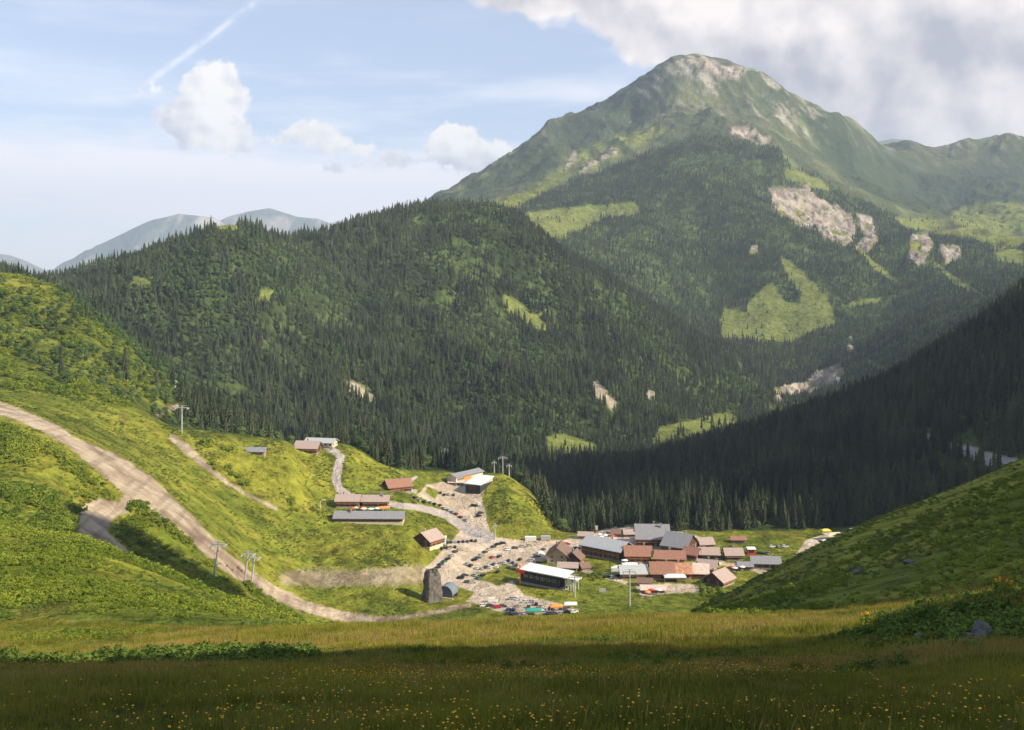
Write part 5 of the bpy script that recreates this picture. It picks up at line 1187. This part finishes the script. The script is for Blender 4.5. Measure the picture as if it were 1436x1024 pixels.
def rail_arch(u, v):
    x, y, z = at(u, v, 520, 700); t = empty('gate_arch', (x, y, z)); tag(t, 'thin white bent pole left of the pair of chalets on the grassy slope', 'pole')
    MB().tube((0, 0, -1), (0, 0, 3.6), .16, .14, 8).tube((0, 0, 3.6), (1.6, 0, 4.6), .14, .12, 8).tube((1.6, 0, 4.6), (3.6, 0, 4.7), .12, .1, 8).build('pole', M_wht, t)
rail_arch(449, 712)
def container(u, v, L, D, H, m, label, ang=0, name='site_container', cat='container', y0=480):
    x, y, z = at(u, v, y0, 720); t = empty(name, (x, y, z), R(ang)); tag(t, label, cat)
    b = MB().box(-L/2, L/2, -D/2, D/2, .1, H)
    for i in range(int(L / .4)): b.box(-L/2 + .15 + i * .4, -L/2 + .32 + i * .4, -D/2 - .05, -D/2, .3, H - .2)
    b.build('body', m, t); MB().box(L/2, L/2 + .06, -D/2 + .1, D/2 - .1, .3, H - .2).build('door', M_wht if m is not M_wht else R_LGREY, t)
container(744, 759, 7, 2.6, 2.7, M_wht, 'long white container at the back edge of the main car park, left one')
container(765, 758, 6, 2.6, 2.7, R_LGREY, 'pale container at the back edge of the main car park, right one')
container(862, 803, 4, 2.5, 2.8, M_wht, 'white box container left of the light grey two-tier roof')

# parked cars ----------------------------------------------------------
car_glass, _n, _b = mat('car_glass', .05); _b.inputs['Base Color'].default_value = (.02, .025, .03, 1); _b.inputs['Specular IOR Level'].default_value = .7
M_tyre = plain('tyre', (.025, .025, .025), .9, .2)
def paint(nm, c):
    m, n, b = mat(nm, .28); b.inputs['Base Color'].default_value = (*c, 1); b.inputs['Coat Weight'].default_value = .6; b.inputs['Metallic'].default_value = .2; return m
PAINT = {'black': paint('black_paint', (.015, .016, .018)), 'dark grey': paint('dark_grey_paint', (.07, .075, .08)), 'dark blue': paint('dark_blue_paint', (.025, .05, .14)), 'silver': paint('silver_paint', (.42, .43, .45)),
         'white': paint('white_car_paint', (.78, .78, .77)), 'red': paint('red_car_paint', (.50, .02, .02)), 'light blue': paint('light_blue_paint', (.22, .38, .55)), 'green': paint('green_car_paint', (.05, .17, .12)), 'beige': paint('beige_paint', (.48, .42, .34)), 'orange': paint('orange_car_paint', (.75, .22, .04))}
def loft(secs, name, m):          # sections: (x, half width, z low, z high)
    V = []; Fc = []
    for x, hw, z0, z1 in secs: V += [(x, -hw, z0), (x, -hw, z1 - .06), (x, -hw * .9, z1), (x, hw * .9, z1), (x, hw, z1 - .06), (x, hw, z0)]
    for k in range(len(secs) - 1):
        for i in range(6): Fc.append((k*6 + i, k*6 + (i+1) % 6, (k+1)*6 + (i+1) % 6, (k+1)*6 + i))
    Fc += [tuple(range(6))[::-1], tuple((len(secs)-1)*6 + i for i in range(6))]
    me = bpy.data.meshes.new(name); me.from_pydata(V, [], Fc); me.materials.append(m); return me
CAR = {}
def car_meshes(kind, colr):
    key = (kind, colr)
    if key in CAR: return CAR[key]
    m = PAINT[colr]
    if kind == 'van':
        body = loft([(-2.5, .92, .35, 1.9), (-2.3, .97, .3, 2.15), (1.2, .97, .3, 2.15), (1.9, .95, .3, 1.35), (2.5, .88, .35, 1.0), (2.6, .8, .4, .8)], 'van_body', m)
        cab = loft([(1.15, .90, 1.25, 2.05), (1.28, .93, 1.2, 2.06), (1.84, .90, 1.2, 1.42), (1.95, .86, 1.2, 1.34)], 'van_glass', car_glass)
    else:
        body = loft([(-2.1, .72, .40, .92), (-2.02, .84, .30, 1.0), (-1.2, .88, .28, 1.02), (.9, .88, .28, .98), (1.75, .85, .28, .86), (2.08, .76, .32, .72), (2.15, .66, .38, .6)], 'car_body', m)
        cab = loft([(-1.92, .70, .98, 1.04), (-1.45, .74, .99, 1.40), (.25, .74, .98, 1.42), (1.05, .76, .95, 1.0)], 'car_glass', car_glass)
    top = loft([(-1.5, .66, 1.38, 1.46), (-1.3, .68, 1.39, 1.49), (.1, .68, 1.39, 1.49), (.3, .64, 1.37, 1.45)], 'car_roof', m) if kind != 'van' else None
    CAR[key] = (body, cab, top); return CAR[key]
wheel_me = MB().tube((0, -.11, 0), (0, .11, 0), .33, .33, 14).mesh('wheel', M_tyre)
lamp_me = MB().box(-.04, .04, -.16, .16, -.07, .07).mesh('headlight', R_WHITE)
def car(kind, colr, u, v, ang, label, y0=440, y1=760):
    x, y, z = at(u, v, y0, y1); nm = 'parked_van' if kind == 'van' else 'parked_car'
    t = empty(nm, (x, y, z + .02), R(ang)); tag(t, label, 'van' if kind == 'van' else 'car', 'vehicles parked round the village')
    body, cab, top = car_meshes(kind, colr); link(bpy.data.objects.new('body', body), t); link(bpy.data.objects.new('windows', cab), t)
    if top: link(bpy.data.objects.new('roof', top), t)
    for sx, sy in ((-1.3, -1), (-1.3, 1), (1.32, -1), (1.32, 1)):
        w2 = link(bpy.data.objects.new('wheel', wheel_me), t); w2.location = (sx, sy * .80, .33)
    for sy in (-.58, .58):
        h = link(bpy.data.objects.new('headlight', lamp_me), t); h.location = (2.13 if kind != 'van' else 2.56, sy, .62 if kind != 'van' else .8)
ORD = ['leftmost', 'second from the left', 'third from the left', 'fourth from the left', 'fifth from the left', 'sixth from the left', 'seventh from the left', 'eighth from the left', 'ninth from the left', 'tenth from the left']
def car_row(where, cars):
    for i, (u, v, c, a, *k) in enumerate(sorted(cars)):
        kd = k[0] if k else 'car'
        car(kd, c, u, v, a, '%s %s %s, %s' % (c, kd, where, ORD[i]))
car_row("in the line below the rosy-roofed chalet", [(580, 699, 'dark blue', 150), (586, 703, 'silver', 150), (593, 705, 'black', 150), (602, 706, 'light blue', 150), (608, 709, 'black', 150)])
car_row("along the upper car park's left edge", [(616, 711, 'dark grey', 140), (621, 715, 'silver', 140), (627, 717, 'silver', 140), (633, 720, 'light blue', 140), (639, 722, 'red', 140), (645, 727, 'dark grey', 140), (652, 731, 'silver', 140)])
car_row("near the flat beige-roofed hut", [(618, 693, 'dark grey', 95), (623, 695, 'black', 95), (629, 695, 'silver', 95), (636, 695, 'dark grey', 95)])
car_row("at the upper car park's right edge", [(664, 711, 'black', 20), (672, 709, 'white', 90, 'van'), (674, 721, 'dark grey', 15), (671, 725, 'black', 12)])
car_row("in the back row beside the mauve-roofed chalet", [(627, 762, 'dark blue', 88), (632, 762, 'dark blue', 92), (637.5, 762, 'silver', 90), (643, 762, 'dark blue', 90), (649, 761, 'black', 90), (655, 761, 'dark grey', 90), (661, 760, 'black', 90), (667, 760, 'dark grey', 90)])
car_row("in the second row beside the mauve-roofed chalet", [(620, 770, 'dark grey', 88), (626, 770, 'dark blue', 90), (632, 769, 'silver', 90), (638, 769, 'black', 90)])
car_row("in the main car park's left slanting line", [(614, 799, 'black', 60), (618, 794, 'dark blue', 60), (623, 790, 'green', 60), (628, 786, 'black', 60), (633, 781, 'silver', 55), (638, 776, 'dark grey', 50), (645, 773, 'beige', 40)])
car_row("in the slanting line mid main car park", [(665, 787, 'black', 48), (670, 784, 'dark grey', 48), (675, 780, 'silver', 48), (680, 776, 'dark grey', 48), (686, 772, 'silver', 48), (692, 768, 'dark grey', 45), (698, 765, 'black', 42), (705, 763, 'black', 30)])
car_row("in the cluster left of the small lawn", [(646, 812, 'black', 30), (652, 809, 'dark grey', 30), (656, 818, 'dark grey', 15), (662, 818, 'silver', 20), (667, 808, 'silver', 60), (671, 812, 'green', 60), (677, 808, 'black', 60)])
car_row("in the main car park's double row", [(669, 799, 'white', 75), (675, 799, 'silver', 75), (681, 797, 'dark grey', 75), (687, 797, 'white', 75), (692, 793, 'dark grey', 75), (697, 797, 'white', 75), (703, 791, 'silver', 75), (698, 803, 'black', 75)])
car_row("left of the lift station's red end", [(708, 791, 'white', 80), (713, 788, 'black', 80), (719, 791, 'dark blue', 80), (724, 794, 'dark grey', 80), (714, 797, 'dark blue', 80), (721, 799, 'dark grey', 80), (729, 786, 'black', 70), (727, 800, 'silver', 75)])
car_row("left of the tan gabled chalet", [(745, 787, 'silver', 10), (753, 782, 'dark grey', 20), (758, 778, 'white', 40, 'van'), (762, 772, 'dark grey', 60), (756, 790, 'black', 5)])
car_row("in the nearest cluster's upper line", [(691, 845, 'white', 0, 'van'), (717, 841, 'silver', 170), (725, 842, 'white', 175), (735, 846, 'white', 170), (744, 846, 'silver', 170), (752, 849, 'black', 85)])
car_row("in the nearest cluster's middle line", [(678, 851, 'white', 20), (687, 851, 'dark grey', 10), (697, 853, 'red', 12), (705, 852, 'dark grey', 10), (713, 857, 'dark blue', 70), (720, 857, 'black', 80), (741, 853, 'black', 85), (760, 852, 'beige', 60)])
car_row("in the nearest cluster's lowest line", [(714, 862, 'dark grey', 15), (723, 863, 'dark blue', 10), (733, 865, 'silver', 165), (766, 857, 'silver', 70), (772, 855, 'red', 70), (790, 856, 'dark grey', 20)])
car_row("on the lane left of the two-tier grey roof", [(851, 810, 'black', 30), (858, 811, 'light blue', 80), (867, 808, 'black', 60)])
car_row("on the grass behind the right-hand barn", [(1066, 777, 'black', 5), (1083, 768, 'white', 10), (1092, 768, 'silver', 85), (1101, 768, 'white', 5), (1076, 778, 'dark grey', 0)])

car_row("on the open gravel mid main car park", [(655, 792, 'silver', 70), (660, 795, 'black', 70), (712, 772, 'white', 30), (722, 770, 'dark grey', 20), (733, 768, 'silver', 15), (742, 766, 'beige', 10), (700, 782, 'dark blue', 60), (690, 783, 'red', 60)])
car_row("on the gravel at the village entrance", [(800, 771, 'white', 20), (808, 770, 'dark grey', 10), (816, 768, 'silver', 10), (824, 768, 'black', 5), (795, 764, 'red', 20)])
car_row("at the tail of the nearest cluster", [(757, 858, 'white', 20), (776, 862, 'dark grey', 15), (785, 861, 'silver', 80), (796, 860, 'black', 10), (727, 851, 'beige', 80), (768, 862, 'dark blue', 80), (805, 860, 'white', 20)])
car_row("on the back gravel left of the hotel", [(846, 750, 'silver', 5), (853, 749, 'dark grey', 5), (860, 748, 'white', 5), (892, 747, 'black', 5)])
# people about the village ----------------------------------------------
def person_mesh(seed, top, legs):
    rd = random.Random(seed); me = bpy.data.meshes.new('figure'); st = rd.uniform(.08, .22)
    J = [(0, 0, .95), (0, 0, 1.15), (0, 0, 1.42), (0, 0, 1.52), (0, .0, 1.66), (-.17, 0, 1.42), (-.24, -.02, 1.15), (-.23, -.12, .90), (.17, 0, 1.42), (.25, .02, 1.15), (.24, -.08, .90),
         (-.10, 0, .90), (-.12, -st, .50), (-.12, -st * .6, .06), (-.12, -st - .12, .04), (.10, 0, .90), (.12, st * .6, .50), (.12, st, .06), (.12, st - .14, .04)]
    E = [(0, 1), (1, 2), (2, 3), (3, 4), (2, 5), (5, 6), (6, 7), (2, 8), (8, 9), (9, 10), (0, 11), (11, 12), (12, 13), (13, 14), (0, 15), (15, 16), (16, 17), (17, 18)]
    rad = [.14, .13, .15, .06, .105, .07, .05, .04, .07, .05, .04, .09, .065, .045, .04, .09, .065, .045, .04]
    me.from_pydata(J, E, []); o = bpy.data.objects.new('tmp', me); SC.collection.objects.link(o)
    sk = o.modifiers.new('s', 'SKIN'); 
    for i, r in enumerate(rad): me.skin_vertices[0].data[i].radius = (r, r * .85)
    me.skin_vertices[0].data[0].use_root = True
    o.modifiers.new('d', 'SUBSURF').levels = 1
    dg = bpy.context.evaluated_depsgraph_get(); out = bpy.data.meshes.new_from_object(o.evaluated_get(dg)); bpy.data.objects.remove(o)
    out.materials.clear()
    for m in (M_skin, top, legs): out.materials.append(m)
    for p in out.polygons:
        z = p.center.z; p.material_index = 0 if z > 1.5 or (z < 1.0 and abs(p.center.x) > .18 and z > .8) else (1 if z > .92 else 2)
    return out
M_skin = plain('skin', (.55, .36, .27), .7, .1); M_hair = plain('brown_hair', (.08, .05, .03), .8, .2)
tops = {'red': M_red, 'white': M_wht, 'dark blue': plain('navy_cloth', (.03, .05, .14), .9, .2), 'orange': M_org}
legs_ = plain('dark_trousers', (.05, .055, .07), .9, .2)
try:
    PM = {k: person_mesh(i, m, legs_) for i, (k, m) in enumerate(tops.items())}
except Exception as e:
    print('people failed', e); PM = {}
hair_me = None
def person(u, v, k, label, y0=440):
    x, y, z = at(u, v, y0, 720); o = link(bpy.data.objects.new('person', PM[k])); o.location = (x, y, z); o.rotation_euler = (0, 0, (u * 1.7) % 6.28)
    tag(o, label, 'person', 'people about the village')
    hb = MB(); hb.tube((0, .02, 1.66), (0, .02, 1.79), .115, .07, 10); hb.build('hair', M_hair, o)
if PM:
    for (u, v, k, l) in [(988, 759, 'dark blue', 'person in a dark top on the gravel behind the hotel, left one'), (1001, 758, 'red', 'person in a red top on the gravel behind the hotel'), (1008, 759, 'dark blue', 'person in a dark top on the gravel behind the hotel, right one'),
                         (935, 838, 'dark blue', 'person in a blue top on the lawn below the village'), (640, 768, 'white', 'person in white between the two upper car rows'), (655, 771, 'red', 'person in red crossing the main car park'),
                         (830, 752, 'white', 'person in white beside the grey-roofed restaurant'), (838, 750, 'red', 'person in red beside the grey-roofed restaurant'), (1018, 757, 'orange', 'person in orange at the back edge of the village meadow'), (545, 722, 'white', 'person in white beside the orange awning')]:
        person(u, v, k, l)

# near rocks ------------------------------------------------------------
rock_m = plain('grey_limestone', (.15, .14, .135), .9, .4, 5, None, 0, .8)
def rock(u, v, w_, h_, d_, label, seed, y0, y1, pointed=False):
    x, y, z = at(u, v, y0, y1); bm = bmesh.new(); bmesh.ops.create_icosphere(bm, subdivisions=3, radius=1)
    rd = np.random.default_rng(seed); pl = rd.normal(size=(9, 3)); pl /= np.linalg.norm(pl, axis=1)[:, None]
    for q in bm.verts:
        p = np.array(q.co)
        for n_ in pl:
            dd = p @ n_ - .62
            if dd > 0: p = p - n_ * dd
        if pointed: p[:2] *= 1 - .55 * max(0, p[2])
        q.co = (p[0] * w_, p[1] * d_, p[2] * h_)
    me = bpy.data.meshes.new('rock'); bm.to_mesh(me); bm.free(); me.materials.append(rock_m)
    o = link(bpy.data.objects.new('rock', me)); o.location = (x, y, z + h_ * .25); o.rotation_euler = (0, 0, seed); tag(o, label, 'rock')
rock(1376, 902, .42, .52, .35, 'pointed grey rock at the foot of the lit leafy mound on the right', 3, 16, 30, True)
rock(1358, 904, .36, .22, .3, 'low grey rock leaning against the left of the pointed rock', 5, 16, 30)
rock(1291, 893, .28, .09, .2, 'small flat white stone in the grass left of the pointed rock', 8, 20, 34)
bpy.data.objects[-1]
for (u, v, s_, l) in ((1095, 832, .9, 'pale stone in the shaded slope, lowest one'), (1203, 805, 1.2, 'pale stone in the middle of the shaded slope'), (1275, 790, 1.1, 'pale stone high in the shaded slope, above the leafy mound'), (1195, 798, .8, 'small pale stone just above the one in the middle of the shaded slope')):
    rock(u, v, s_, s_ * .6, s_, l, int(u), 105, 330)
# tall flowering stalks on the mound
def stalk(u, v, h, label, seed):
    x, y, z = at(u, v, 18, 40); rd = random.Random(seed); t = empty('flowering_stalk', (x, y, z)); tag(t, label, 'plant', 'tall stalks on the mound')
    MB().tube((0, 0, -.1), (rd.uniform(-.05, .05), 0, h), .012, .006, 5).build('stem', M_bush, t)
    V, Fc = leaf_crown([(0, 0, h * k / 7, .09) for k in range(1, 6)], 46, .05, seed); link(bpy.data.objects.new('leaves', raw_mesh('leaves', V, Fc, M_bush)), t)
    V, Fc = leaf_crown([(0, 0, h * .9, .06), (0, 0, h, .05)], 26, .03, seed + 1); link(bpy.data.objects.new('blossom', raw_mesh('blossom', V, Fc, M_yellow)), t)
for i, (u, v, h, l) in enumerate([(1397, 843, .75, 'tallest yellow stalk on the crest of the leafy mound'), (1403, 842, .8, 'yellow stalk just right of the tallest on the mound crest'), (1412, 841, .7, 'right one of the tall yellow stalks on the mound crest'), (1418, 842, .65, 'rightmost tall yellow stalk on the mound crest'), (1209, 868, .6, 'leafy green stalk at the left foot of the mound'), (1216, 868, .65, 'second leafy green stalk at the left foot of the mound'), (1388, 846, .5, 'shorter stalk left of the tall yellow ones')]):
    stalk(u, v, h, l, i + 200)
